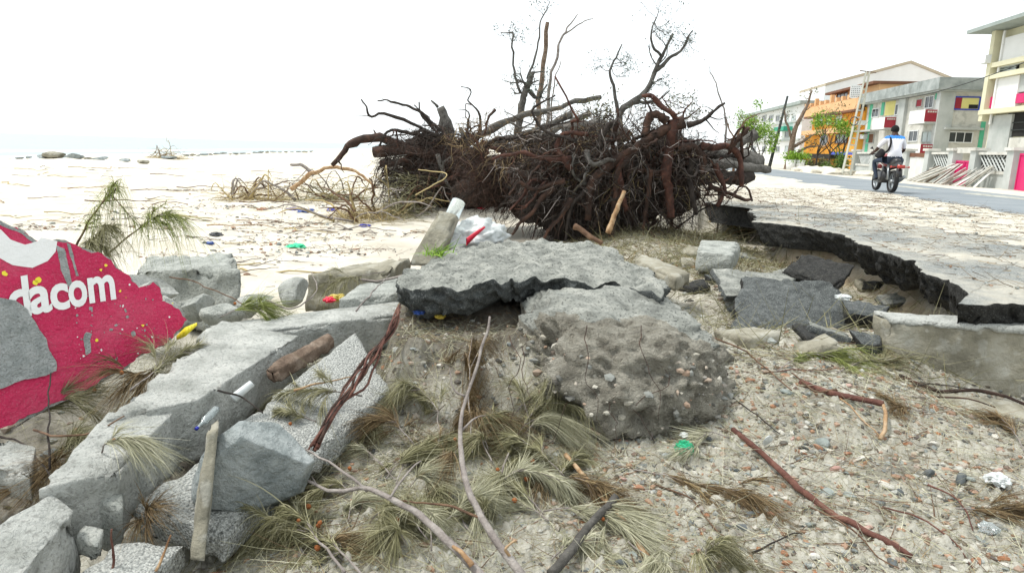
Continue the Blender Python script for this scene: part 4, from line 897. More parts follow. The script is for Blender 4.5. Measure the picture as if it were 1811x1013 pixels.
for (xa, xb, xc, yt, yb) in ((1543, 1564, 1590, 205, 229), (1608, 1635, 1662, 193, 219), (1602, 1627, 1653, 254, 276)):
    D = -1.15; s0, s1, z0, z1 = frect(xa, xb, yt, yb, D); 
    if yb > 270: z1 = z0 + .9
    else: z1 = z0 + 1.0
    bal = part('balcony', 'wall_white', b, s0, s1, D, D + .1, z0, z1)
    part('balcony_side', 'trim_maroon', bal, s0 - .012, s0 + .1, D + .012, 0, z0 + .12, z1 - .01); part('balcony_side', 'trim_maroon', bal, s1 - .1, s1 + .012, D + .012, 0, z0 + .12, z1 - .01)
    part('balcony_floor', 'wall_grey', bal, s0, s1, D + .1, 0, z0 - .02, z0 + .118)
    mb = MB()
    for k in range(5): sbox(s0 - .03, s0 - .012, D + .18 + k * .17, D + .3 + k * .17, z1 - .22, z1 - .1, mb)
    mb.build('pierced_band', 'wall_dirty', bal, False)
R = srect(1686, 1733, 171, 195, sB); w = window_s(b, R, sB, 'trim_blue', 'wall_yellow', 0, .09)
part('red_shutter', 'trim_maroon', w, sB - .05, sB - .021, R[0] + .1, R[0] + (R[1] - R[0]) * .3, R[2] + .1, R[3] - .1); part('dark_opening', 'dark_inside', w, sB - .04, sB - .021, R[1] - .75, R[1] - .12, R[2] + .12, R[2] + .4)
window_s(b, srect(1675, 1720, 233, 253, sB), sB, 'metal_white', 'glass_dark', 2)
d0, d1, z0, z1 = srect(1668, 1736, 226, 230, sB); part('ledge', 'wall_grey', b, sB - .35, sB, d0, d1, z0, z1)
s0, s1, z0, z1 = frect(1511, 1555, 229, 234); part('canopy', 'wall_grey', b, s0, s1, -.8, 0, z0, z0 + .15)
for R in ((1522, 1531, 214, 222), (1528, 1535, 238, 246)):
    s0, s1, z0, z1 = frect(*R); part('air_conditioner', 'metal_white', b, s0, s1, -.4, 0, z0, z1)
s0, s1, z0, z1 = frect(1507, 1511, 162, 175, -.9)

# ---- tall white and cream block at the right edge
sA1 = fs(1752, 150)[0]; sA0 = 33
b = thing('apartment_block', W3(40, 2, G0), 'tall cream and white three-storey block at the right edge of the street', 'house', 'houses along the street')
part('wall', 'wall_cream', b, sA0, sA1, .3, 11, G0, 9.9)
zt = fs(1775, 46, -1)[1]
part('roof', 'roof_grey', b, sA0 - 1, sA1 + 1.4, -1.3, 12, 9.92, 10.15); 
for (x0, x1, yt, yb, m, nm) in ((1770, 1840, 60, 112, 'wall_white', 'white_panel'), (1762, 1799, 137, 192, 'wall_white', 'white_panel'), (1800, 1850, 120, 160, 'wall_grey', 'grey_panel'), (1746, 1783, 204, 272, 'wall_grey', 'grey_panel'), (1797, 1850, 163, 180, 'trim_magenta', 'magenta_panel'), (1749, 1757, 172, 191, 'trim_magenta', 'magenta_panel'), (1784, 1850, 243, 268, 'wall_dirty', 'tan_panel')):
    s0, s1, z0, z1 = frect(x0, x1, yt, yb); part(nm, m, b, s0, s1, -.02 if nm != 'grey_panel' else .05, .34, z0, z1)
for (x0, x1, yt, yb) in ((1770, 1802, 114, 131), (1784, 1850, 194, 241)):
    s0, s1, z0, z1 = frect(x0, x1, yt, yb, .3); w = part('opening', 'dark_inside', b, s0, s1, .2, .32, z0, z1)
    for k in range(5 if yb < 150 else 0): part('louvre', 'glass_pale', w, s0 + .1, s1 - .1, .16, .21, z0 + .08 + k * .11, z0 + .15 + k * .11)
    if yb > 150: part('railing', 'pole_dark', w, s0, s1, .12, .17, z0 + .35, z0 + .42); part('railing', 'pole_dark', w, s0, s1, .12, .17, z0 + .8, z0 + .87)
part('column', 'wall_cream', b, sA1 - .3, sA1 + .15, -.35, .1, fs(1742, 215)[1], 9.9)
for yy, dd in ((196, -.4), (113, -.3), (133, -.3)):
    z = fs(1775, yy)[1]; part('floor_band', 'wall_cream', b, sA0, sA1 + .2, dd, .3, z - .16, z + .14)
for R in ((1752, 1757, 96, 110),):
    s0, s1, z0, z1 = frect(*R, -.5); part('air_conditioner', 'metal_white', b, s1 + .2, s1 + .9, -.7, -.2, z0, z1)
part('drain_pipe', 'wall_white', b, sA1 - .9, sA1 - .75, -.12, -.03, 4, 9.8)

# ---- orange house with terraces
sO0 = fs(1512, 240, -1)[0] + .5; sO1 = fs(1418, 240, -1)[0]; 
b = thing('orange_house', W3(sO0 + 5, 2, G0), 'bright orange stepped house with terraces and arched window', 'house', 'houses along the street')
zl1 = fs(1470, 232, -1)[1]; zl2 = fs(1470, 197, -1)[1]; zl3 = fs(1490, 155, -1)[1]
part('ground_floor', 'wall_orange', b, sO0, sO1, -.6, 11, G0, zl1); part('first_floor', 'wall_orange', b, sO0 + .003, sO1 - 1, -.2, 11, zl1 + .003, zl2)
sT = fs(1478, 170, 1)[0]; part('top_floor', 'wall_peach', b, sO0 + .5, sT, 1.0, 10, zl2 + .003, zl3)
r = part('roof', 'trim_brown', b, sO0 + .2, sT + 1.6, .3, 11, zl3 + .003, zl3 + .25)
part('terrace_parapet', 'wall_peach', b, sO0 + .1, sO1 + .2, -.9, -.6, zl2 - .15, zl2 + .9); part('terrace_slab', 'trim_brown', b, sO0 - .05, sO1 + .25, -.95, -.2, zl2 - .35, zl2 - .155)
for k in range(9):
    s = sO0 + 3 + k * (sO1 - sO0 - 3) / 8; part('parapet_post', 'wall_peach', b, s - .25, s + .25, -.92, -.55, zl2 + .905, zl2 + 1.35 + (.4 if k in (3, 6) else 0))
part('balcony_band', 'wall_peach', b, sO0, sO1 - .5, -1.2, -.61, zl1 - .25, zl1 + .25)
# camera-facing end wall
R = srect(1504, 1524, 152, 173, sO0 + .5); mb = MB(); n1 = 7
w = part('lattice_back', 'glass_dark', b, sO0 + .47, sO0 + .5, R[0], R[1], R[2], R[3])
for i in range(n1):
    x = R[0] + (R[1] - R[0]) * i / (n1 - 1); sbox(sO0 + .4, sO0 + .46, x - .05, x + .05, R[2], R[3], mb); z = R[2] + (R[3] - R[2]) * i / (n1 - 1); sbox(sO0 + .38, sO0 + .398, R[0], R[1], z - .05, z + .05, mb)
mb.build('lattice', 'wall_white', w, False)
window_f(b, frect(1481, 1500, 158, 180, 1), 1, 'trim_brown', 'glass_dark', 2)
for R in ((1443, 1456, 203, 222), (1462, 1472, 203, 222), (1478, 1490, 203, 222)): window_f(b, frect(*R, -.2), -.2, 'wall_peach', 'glass_pale', 1, .1)
s0, s1, z0, z1 = frect(1451, 1468, 235, 260, -.6); mb = MB(); cs, cz, rr = (s0 + s1) / 2, (z0 + z1) / 2, (z1 - z0) / 2
for R, d0, m, nm in ((1.0, -.72, 'wall_peach', 'round_frame'), (.8, -.76, 'glass_dark', 'round_pane')):
    mb = MB(); an = np.linspace(0, 6.283, 21)[:-1]; V = [W3(cs + (s1 - s0) / 2 * R * math.cos(t), d, cz + rr * R * math.sin(t)) for d in (d0, -.6) for t in an]
    mb.add(V, [list(range(20))] + [[i, (i + 1) % 20, 20 + (i + 1) % 20, 20 + i] for i in range(20)]); mb.build(nm, m, b, False)
window_f(b, frect(1478, 1500, 237, 254, -.6), -.6, 'trim_brown', 'glass_dark', 2)
s0, s1, z0, z1 = frect(1396, 1470, 272, 280, -2); part('awning', 'dark_inside', b, s0, s1, -2.2, -.6, z0, z1); s0, s1, z0, z1 = frect(1470, 1515, 271, 274, -2); part('blue_beam', 'trim_blue', b, s0, s1, -2.2, -2, z0, z1 + .1)

# ---- far white block
sW0 = fs(1428, 240)[0] + 3; sW1 = fs(1312, 240)[0]; zw = fs(1370, 196)[1]
b = thing('white_house', W3(sW0 + 8, 2, G0), 'long white three-storey house at the far end of the street', 'house', 'houses along the street')
part('wall', 'wall_white', b, sW0, sW1, 0, 12, G0, zw); part('roof', 'roof_grey', b, sW0 - .5, sW1 + .5, -.6, 12.5, zw + .003, zw + .4)
for yy in (204, 232, 258):
    for xx in (1322, 1334, 1352, 1364, 1376, 1392, 1404):
        window_f(b, frect(xx - 3.5, xx + 3.5, yy, yy + 12), 0, 'wall_grey', 'glass_dark' if (xx + yy) % 3 else 'glass_pale', 1, .12)
for yy in (222, 250): z = fs(1360, yy)[1]; part('floor_band', 'wall_grey', b, sW0, sW1, -.25, -.003, z - .12, z + .12)
s0, s1, z0, z1 = frect(1384, 1402, 225, 232); part('green_awning', 'trim_teal', b, s0, s1, -1.2, -.01, z0, z1)

# ---- white gabled hall behind: tan roof edge against the sky
sG = 96; gl = sd(1460, 148, sG); gt = sd(1611, 108, sG); gr = sd(1690, 140, sG); root = thing('gabled_hall', W3(sG + 5, gl[0], G0), 'white gabled hall rising behind the orange house, thin tan roof edge', 'house', 'houses along the street')
mb = MB(); prof = [(gl[0], G0), (gl[0], gl[1] - .3), (gt[0], gt[1] - .3), (gr[0], gr[1] - .3), (gr[0], G0)]
mb.add([W3(sG + k, d, z) for k in (0, 12) for d, z in prof], [[0, 1, 2, 3, 4], [9, 8, 7, 6, 5]] + [[i, 5 + i, 5 + (i + 1) % 5, (i + 1) % 5] for i in range(5)]); mb.build('wall', 'wall_white', root, False)
for p, q in ((gl, gt), (gt, gr)):
    mb = MB(); mb.hexa8([W3(sG - .1, p[0], p[1] - .28), W3(sG - .1, q[0], q[1] - .28), W3(sG + 12, q[0], q[1] - .28), W3(sG + 12, p[0], p[1] - .28), W3(sG - .1, p[0], p[1] + .05), W3(sG - .1, q[0], q[1] + .05), W3(sG + 12, q[0], q[1] + .05), W3(sG + 12, p[0], p[1] + .05)]); mb.build('roof', 'roof_tan', root, False)

# ------------------------------------------------------------------ garden walls with pillars, lattices and gates
Fa, Fb = at_z(1800, 338, .5), at_z(1516, 308, .5); FU = unit((Fb - Fa) * [1, 1, 0]); FN = np.array([FU[1], -FU[0], 0]); FL = np.linalg.norm((Fb - Fa)[:2]); FZ = .48; FH = 1.55
def fp(px, d=0):
    r = ray(px, 300); t = (Fa.dot(FN) + d) / r.dot(FN); return (EV + r * t - Fa).dot(FU)
def fbox(s0, s1, d0, d1, z0, z1, mb=None):
    mb = mb or MB(); f = lambda s, d, z: np.array([*(Fa + FU * s + FN * d)[:2], FZ + z]); s0, s1 = min(s0, s1), max(s0, s1)
    mb.hexa8([f(s0, d0, z0), f(s0, d1, z0), f(s1, d1, z0), f(s1, d0, z0), f(s0, d0, z1), f(s0, d1, z1), f(s1, d1, z1), f(s1, d0, z1)]); return mb
def fpart(name, m, p, *b): return fbox(*b).build(name, m, p, False)
def pillar(p, x, w=.28):
    s = fp(x); c = fpart('pillar', 'wall_grey', p, s - w, s + w, -.22, .22, -.2, FH + .05); fpart('pillar_cap', 'wall_dirty', c, s - w - .1, s + w + .1, -.3, .3, FH + .053, FH + .18); return c
def panel(p, x0, x1):
    s0, s1 = fp(x0), fp(x1); s0, s1 = min(s0, s1), max(s0, s1); fpart('lower_wall', 'wall_grey', p, s0, s1, -.08, .1, -.2, .62); fpart('middle_rail', 'wall_dirty', p, s0, s1, -.13, .12, .623, .75); fpart('top_rail', 'wall_dirty', p, s0, s1, -.13, .13, FH - .12, FH)
    fpart('lattice_back', 'dark_inside', p, s0, s1, .07, .1, .753, FH - .123); mb = MB(); h = FH - .12 - .75; n = max(3, int((s1 - s0) / .28)); f = lambda s, d, z: np.array([*(Fa + FU * s + FN * d)[:2], FZ + z])
    for k in range(-3, n):
        for sg in (1, -1):
            a = s0 + (s1 - s0) * (k + (0 if sg > 0 else 3)) / n; b = a + sg * (s1 - s0) * 3 / n; z0, z1 = .753, FH - .123
            if min(a, b) < s0 or max(a, b) > s1: continue
            mb.tube([f(a, -.02 - .02 * sg, z0), f(b, -.02 - .02 * sg, z1)], .035, 4)
    if mb.n: mb.build('lattice', 'wall_grey', p, False)
F1 = thing('garden_wall', Fa * [1, 1, 0] + [0, 0, FZ], 'grey garden wall with diamond lattice behind the leaning planks', 'garden wall', 'garden walls along the street')
for x in (1793, 1726): pillar(F1, x)
panel(F1, 1787, 1731)
F2 = thing('garden_wall', Fa * [1, 1, 0] + [0, 0, FZ] + FU * 6, 'grey garden wall between pink gate and corrugated gate', 'garden wall', 'garden walls along the street')
for x in (1686, 1643): pillar(F2, x)
panel(F2, 1682, 1648)
F3 = thing('garden_wall', Fb * [1, 1, 0] + [0, 0, FZ], 'far grey garden wall left of the motorcyclist', 'garden wall', 'garden walls along the street')
for x in (1512, 1545): pillar(F3, x)
panel(F3, 1515, 1542)
F4 = thing('garden_wall', Fa * [1, 1, 0] + [0, 0, FZ] + FU * 14, 'plain grey wall hidden partly by the motorcyclist', 'garden wall', 'garden walls along the street')
pillar(F4, 1604); s0, s1 = fp(1602), fp(1548); fpart('lower_wall', 'wall_dirty', F4, s0, s1, -.1, .1, -.2, FH - .1)
def gate(x0, x1, m, label, leaves=2, h=1.15):
    s0, s1 = sorted((fp(x0), fp(x1))); g = thing('gate', np.array([*(Fa + FU * (s0 + s1) / 2)[:2], FZ]), label, 'gate', 'gates along the street')
    for k in range(leaves):
        a, b = s0 + (s1 - s0) * k / leaves + .02, s0 + (s1 - s0) * (k + 1) / leaves - .02; lf = fpart('gate_leaf', m, g, a, b, -.02, .03, 0, h)
        mb = MB()
        for q in ((a, a + .06), (b - .06, b)): fbox(q[0], q[1], -.05, -.022, 0, h, mb)
        fbox(a + .06, b - .06, -.05, -.022, h - .07, h, mb); fbox(a + .06, b - .06, -.05, -.022, 0, .07, mb); mb.build('gate_frame', m, lf, False)
    return g
g = gate(1722, 1690, 'trim_magenta', 'pink two-leaf metal gate behind the plank pile')
s0, s1 = sorted((fp(1722), fp(1690))); fpart('lintel', 'wall_dirty', g, s0, s1, -.1, .1, 1.5, 1.75)
gate(1822, 1801, 'trim_magenta', 'bright red gate at the right edge of the street', 1, 1.5)
s0, s1 = sorted((fp(1640), fp(1607))); g = thing('gate', np.array([*(Fa + FU * (s0 + s1) / 2)[:2], FZ]), 'white corrugated sheet gate right of the motorcyclist', 'gate', 'gates along the street')
mb = MB(); n = 26; f = lambda s, d, z: np.array([*(Fa + FU * s + FN * d)[:2], FZ + z]); zz = []
for k in range(n + 1):
    s = s0 + (s1 - s0) * k / n; d = -.04 * (k % 2); zz += [f(s, d, -.1), f(s, d, 1.25)]
mb.add(zz, [[2 * k, 2 * k + 1, 2 * k + 3, 2 * k + 2] for k in range(n)]); mb.build('corrugated_sheet', 'corrugated', g, False); fpart('gate_frame', 'trim_brown', g, s0, s1, -.06, .02, 1.28, 1.5)
# leaning planks
planks = []
rs = random.Random(3)
for k in range(30):
    x = 1668 + k * 3.6 + rs.uniform(-3, 3); s = fp(x); L = rs.uniform(1.0, 1.7); d0 = rs.uniform(.75, 1.3); lean = rs.uniform(-.1, .9) if k > 9 else rs.uniform(.8, 2.2); top = rs.uniform(.65, 1.0)
    a = np.array([*(Fa + FU * (s + lean) - FN * d0)[:2], FZ + .05]); b = np.array([*(Fa + FU * s - FN * rs.uniform(.14, .3))[:2], FZ + top]); v = unit(b - a); w = unit(np.cross(v, [0, 0, 1])); u = np.cross(w, v); M = np.stack([v, w, u], 1)
    o = MB().box((a + b) / 2, (np.linalg.norm(b - a) / 2, rs.uniform(.05, .09), .015), M).build('plank', 'plank_white' if k % 5 else 'wood_old', None, False)
    planks.append((x, o)); tag(o, 'plank', 'plank', 'planks piled against the garden wall')
for i, (x, o) in enumerate(sorted(planks, key=lambda t: t[0])): o['label'] = nth(i + 1) + ' loose plank from the left in the pile against the garden wall'
for k, (x, y, r, h, lab) in enumerate([(1435, 307, 1.3, .5, 'sand heap in front of the hedge, left one'), (1462, 309, 1.5, .45, 'sand heap in front of the hedge, right one'), (1533, 311, 1.2, .3, 'low sand and rubble heap by the far garden wall')]):
    p = at_z(x, y, .5); V, F = ico(4); V = V * [r, r, h]; V = V + V * (fbm(V * 3 + k, 4, k) * .25)[:, None]; o = obj('sand_heap', V + p, F, 'ground'); tag(o, lab, 'sand heap', 'sand heaps across the street')
# kerb stones along the far side
def kerb(xa, ya, xb, yb, label):
    a, b = at_z(xa, ya, .66), at_z(xb, yb, .66); L = np.linalg.norm(b - a); n = max(1, int(L / 1.0)); v = (b - a) / n; w = unit(np.cross(v, [0, 0, 1])) * .25
    k = thing('kerb', a, label, 'kerb', 'kerbs across the street')
    for i in range(n):
        p, q = a + v * (i + .02), a + v * (i + .98); T = [p - w, q - w, q + w, p + w]; block('kerb_stone', [t + [0, 0, .03] for t in T], np.array([0, 0, -.2]), 'kerb_stone', res=.12, amp=.01, chip=.02, seed=i, parent=k)
kerb(1712, 343, 1850, 357, 'stone kerb along the street in front of the plank pile'); kerb(1590, 330, 1642, 336, 'stone kerb right behind the motorcycle')

# ------------------------------------------------------------------ poles and wires
a, bb = at_z(1496, 311, .5), None; Yp = a[1]; top = at_d(1535, 127, Yp)
root = thing('power_pole', a, 'leaning pale concrete ladder pole in front of the orange house', 'power pole')
ax = unit(top - a); side = unit(np.cross(ax, [0, 1, 0])); L = np.linalg.norm(top - a)
for s in (-1, 1):
    mb = MB(); mb.tube([a + side * s * .27 - ax * .3, top + side * s * .1], [.085, .06], 4); mb.build('pole_leg', 'pole_concrete', root, False)
for k in range(15):
    t = (k + .5) / 15; w = .27 + (.1 - .27) * t; p = a + ax * L * t; MB().tube([p - side * w, p + side * w], .04, 4).build('rung', 'pole_concrete', root, False)
MB().tube([top - side * .5, top + side * .5], .035, 5).build('cross_arm', 'wood_old', root, False)
MB().tube([top - ax * 3 + side * (.3 + .25 * math.cos(t)) + np.array([0, -.2, 0]) + ax * .25 * math.sin(t) for t in np.linspace(0, 6.28, 16)], .03, 5, False).build('cable_coil', 'moto_black', root)
a = at_z(1360, 292, .5); a2 = at_d(1360, 292, 62); p1 = at_d(1393, 170, 62); root = tag(MB().tube([a2 - [0, 0, .5], p1], [.16, .1], 8).build('leaning_pole', 'pole_dark'), 'dark leaning pole in front of the white house', 'pole')
def wire(p, q, sag, label, r=.012, n=24):
    t = np.linspace(0, 1, n)[:, None]; P = p + (q - p) * t - np.array([0, 0, 1]) * sag * 4 * t * (1 - t); tag(MB().tube(P, r, 4, False).build('power_line', 'pole_dark'), label, 'wire', 'power lines')
wire(at_d(1560, 178, Yp), at_d(1850, 95, 26), .35, 'thin power line crossing in front of the white block', .02)

# ------------------------------------------------------------------ greenery along the street
def bush(name, px, py, Y, rx, rz, n, m, label, cat='shrub', size=.09, seed=0, stem=True, ry=None):
    c = at_d(px, py, Y); foot = np.array([c[0], c[1], G0]); root = thing(name, foot, label, cat, 'greenery along the street'); rs_ = np.random.RandomState(seed)
    tips = []; mb = MB()
    for k in range(4): grow(mb, foot + [0, 0, max(0, (c[2] - G0) * .3)], unit([rs_.normal() * .5, rs_.normal() * .5, 1]), max(.5, (c[2] - G0) * .6), .05, 1, rs_, tips)
    mb.tube([foot - [0, 0, .2], foot + [0, 0, max(.3, (c[2] - G0) * .35)]], [.09, .06], 6); mb.build('trunk', 'bark_dark', root)
    cl = [c + rs_.normal(size=3) * [rx * .45, (ry or rx) * .45, rz * .45] for _ in range(16)]; leaf_cloud(root, cl, n, min(rx, rz) * .28, size, m, seed, 'crown', 1); return root
bush('garden_tree', 1327, 222, 60, .9, 1.1, 1500, 'leaf_lime', 'small bright green tree before the white house, upper left one', 'tree', .1, 1); bush('garden_tree', 1349, 240, 60, 1.2, .9, 1700, 'leaf_lime', 'low round bright green tree right of the log ends', 'tree', .1, 2)
bush('garden_tree', 1452, 214, 58, .9, .8, 700, 'leaf_lime', 'light green tree before the orange house upper floor', 'tree', .11, 3); bush('garden_tree', 1494, 226, 60, .9, 1.1, 900, 'leaf_lime', 'green tree crown left of the ladder pole', 'tree', .11, 4)
bush('garden_tree', 1476, 206, 63, 1.2, .9, 420, 'leaf_olive', 'thin olive tree crown behind the light green tree', 'tree', .1, 5)
bush('hedge', 1446, 290, 60, 2.4, .7, 2200, 'leaf_olive', 'clipped olive hedge under the black awning', 'hedge', .1, 6); bush('hedge', 1484, 292, 55, 1.1, .9, 1500, 'leaf_green', 'green hedge at the foot of the ladder pole', 'hedge', .1, 7)
def potted(px, label, seed):
    c = at_z(px, 304, .5); c = at_d(px, 303, 56); root = thing('potted_plant', c, label, 'potted plant', 'potted plants'); mb = MB().tube([c, c + [0, 0, .9]], [.28, .4], 12); mb.build('pot', 'wall_white', root); leaf_cloud(root, [c + [0, 0, 1.15]], 500, .3, .1, 'leaf_lime', seed, 'leaves', .7)
potted(1397, 'palm-like plant in white pot, left of the pair', 1); potted(1413, 'palm-like plant in white pot, right of the pair', 2)
px_tree('bare_tree', 57, [([(1392, 300), (1400, 262), (1408, 225), (1425, 192), (1436, 160)], .32, .06), ([(1400, 262), (1420, 250), (1440, 238)], .16, .05), ([(1404, 275), (1425, 262), (1450, 258)], .14, .04), ([(1402, 250), (1390, 215), (1388, 195)], .12, .04)], 'bare wind-stripped street tree in front of the orange house', 'tree', 'leaf_olive', 250, .3, .1, 'wood_old', 55, 2)
px_tree('bare_tree', 30, [([(1300, 270), (1305, 240), (1318, 215), (1345, 200)], .06, .015), ([(1303, 250), (1290, 222), (1282, 205)], .04, .012)], 'dry arching bush behind the log ends', 'tree', 'leaf_olive', 300, .18, .04, 'stick_brown', 56, 2)

# ------------------------------------------------------------------ motorcycle and rider
rear = at_z(1576, 341, .675); hd = unit(np.array([.16, 1.0, 0])); lf = np.array([-hd[1], hd[0], 0]); UP = np.array([0, 0, 1.0])
def mp(f, l, z): return rear + hd * f + lf * l + UP * z
moto = thing('motorcycle', rear, 'small red and black motorcycle riding away along the street', 'motorcycle')
def wheel(f, r, w):
    c = mp(f, 0, r); mb = MB(); an = np.linspace(0, 2 * math.pi, 29)[:-1]; n = len(an); V = []; prof = [(-w, -.05), (-w * .9, -.015), (0, 0), (w * .9, -.015), (w, -.05), (w * .6, -.085), (-w * .6, -.085)]
    for t in an:
        for l, dr in prof: V.append(c + (hd * math.cos(t) + UP * math.sin(t)) * (r + dr) + lf * l)
    k = len(prof); mb.add(V, [[i * k + j, i * k + (j + 1) % k, ((i + 1) % n) * k + (j + 1) % k, ((i + 1) % n) * k + j] for i in range(n) for j in range(k)]); ty = mb.build('wheel', 'rubber', moto)
    mb = MB(); V = [c + (hd * math.cos(t) + UP * math.sin(t)) * (r - dr) + lf * l for t in an for dr, l in ((.086, -.03), (.086, .03), (.11, .03), (.11, -.03))]
    mb.add(V, [[i * 4 + j, i * 4 + (j + 1) % 4, ((i + 1) % n) * 4 + (j + 1) % 4, ((i + 1) % n) * 4 + j] for i in range(n) for j in range(4)])
    for q in range(14):
        t = q * math.pi / 7; mb.tube([c + lf * (.03 if q % 2 else -.03), c + (hd * math.cos(t) + UP * math.sin(t)) * (r - .1)], .006, 4, False)
    mb.tube([c - lf * .07, c + lf * .07], .05, 10); mb.build('rim', 'metal_grey', ty)
wheel(0, .315, .06); wheel(1.25, .315, .05)
MB().tube([mp(.05, .1, .35), mp(.5, .1, .42)], .03, 6).tube([mp(.05, -.1, .35), mp(.5, -.1, .42)], .03, 6).build('swing_arm', 'moto_black', moto)
mb = MB(); 
for s in (-1, 1): mb.tube([mp(.02, s * .13, .36), mp(.12, s * .12, .74)], .03, 7)
mb.build('shock_absorber', 'metal_grey', moto)
mb = MB().box(mp(.55, 0, .42), (.17, .22, .16), np.stack([lf, hd, UP], 1)); mb.box(mp(.62, 0, .6), (.09, .1, .12), np.stack([lf, hd, UP], 1)); mb.build('engine', 'moto_black', moto)
mb = MB(); 
for s in (-1, 1): mb.tube([mp(1.25, s * .1, .315), mp(1.02, s * .1, .98)], .028, 7)
mb.build('front_fork', 'metal_grey', moto)
mb = MB().tube(spline([mp(.3, 0, .78), mp(.45, 0, .84), mp(.75, 0, .93), mp(.98, 0, .9)], 9), [.1, .13, .15, .17, .18, .17, .15, .12, .08], 10); mb.build('fuel_tank', 'moto_red', moto)
mb = MB().tube(spline([mp(-.22, 0, .86), mp(0, 0, .84), mp(.25, 0, .8), mp(.45, 0, .82)], 9), [.07, .11, .12, .13, .13, .13, .12, .11, .08], 8); mb.build('seat', 'moto_black', moto)
mb = MB().tube(spline([mp(.42, 0, .7), mp(.1, 0, .74), mp(-.25, 0, .78), mp(-.42, 0, .7)], 8), [.09, .1, .1, .1, .09, .08, .07, .04], 8); mb.build('tail_cowl', 'moto_black', moto)
MB().box(mp(-.45, 0, .73), (.09, .03, .045), np.stack([lf, hd, UP], 1)).build('tail_light', 'lamp_red', moto)
MB().tube([mp(-.36, 0, .66), mp(-.42, 0, .45)], .075, 6).build('rear_mudguard', 'moto_black', moto)
for s in (-1, 1): MB().tube([mp(-.38, s * .1, .72), mp(-.38, s * .2, .72), mp(-.4, s * .24, .72)], [.015, .015, .035], 6).build('turn_signal', 'lamp_red', moto)
mb = MB().tube(spline([mp(.6, -.16, .25), mp(.3, -.17, .28), mp(0, -.18, .36), mp(-.25, -.19, .46)], 9), [.025, .03, .045, .055, .055, .055, .055, .05, .045], 8); mb.build('exhaust', 'metal_grey', moto)
mb = MB().tube(spline([mp(.86, .4, 1.04), mp(.92, .25, 1.06), mp(.98, 0, 1.0), mp(.92, -.25, 1.06), mp(.86, -.4, 1.04)], 13), .016, 6); mb.build('handlebar', 'moto_black', moto)
MB().tube(spline([mp(1.5, 0, .68), mp(1.3, 0, .72), mp(1.05, 0, .7)], 6), [.03, .07, .08, .08, .07, .05], 7).build('front_mudguard', 'moto_red', moto); MB().tube([mp(1.1, 0, .95), mp(1.2, 0, .93)], [.06, .1], 10).build('headlight', 'metal_white', moto)
for s in (-1, 1): MB().tube([mp(.9, s * .3, 1.06), mp(.86, s * .34, 1.2), mp(.86, s * .4, 1.24)], [.008, .008, .05], 6).build('mirror', 'moto_black', moto)
for s in (-1, 1): MB().tube([mp(.55, s * .12, .33), mp(.55, s * .3, .33)], .02, 6).build('foot_peg', 'metal_grey', moto)

def skin_body(name, J, E, parent):
    """continuous body grown with a Skin modifier from joints J {id: (pos, rx, ry, mat)} and bones E"""
    ids = list(J); me = bpy.data.meshes.new(name); org = np.array(parent.location)
    me.from_pydata([tuple(np.array(J[i][0]) - org) for i in ids], [(ids.index(a), ids.index(b)) for a, b in E], []); o = bpy.data.objects.new(name, me); COL.objects.link(o)
    sk = o.modifiers.new('s', 'SKIN'); sk.use_smooth_shade = True; sv = me.skin_vertices[0].data
    for k, i in enumerate(ids): sv[k].radius = (J[i][1], J[i][2]); sv[k].use_root = (k == 0)
    ss = o.modifiers.new('u', 'SUBSURF'); ss.levels = 3; bpy.context.view_layer.update()
    m2 = bpy.data.meshes.new_from_object(o.evaluated_get(bpy.context.evaluated_depsgraph_get())); bpy.data.objects.remove(o)
    return m2
person = thing('person', mp(.2, 0, .85), 'person in white shirt with blue shoulders riding the motorcycle', 'person')
J = {'pel': (mp(.1, 0, .96), .17, .14, 2), 'wai': (mp(.12, 0, 1.14), .16, .125, 0), 'che': (mp(.2, 0, 1.34), .19, .14, 0), 'sho': (mp(.26, 0, 1.5), .15, .11, 1), 'nec': (mp(.3, 0, 1.6), .065, .065, 3), 'hea': (mp(.34, 0, 1.72), .085, .1, 3), 'het': (mp(.35, 0, 1.81), .07, .08, 3)}
E_ = [('pel', 'wai'), ('wai', 'che'), ('che', 'sho'), ('sho', 'nec'), ('nec', 'hea'), ('hea', 'het')]
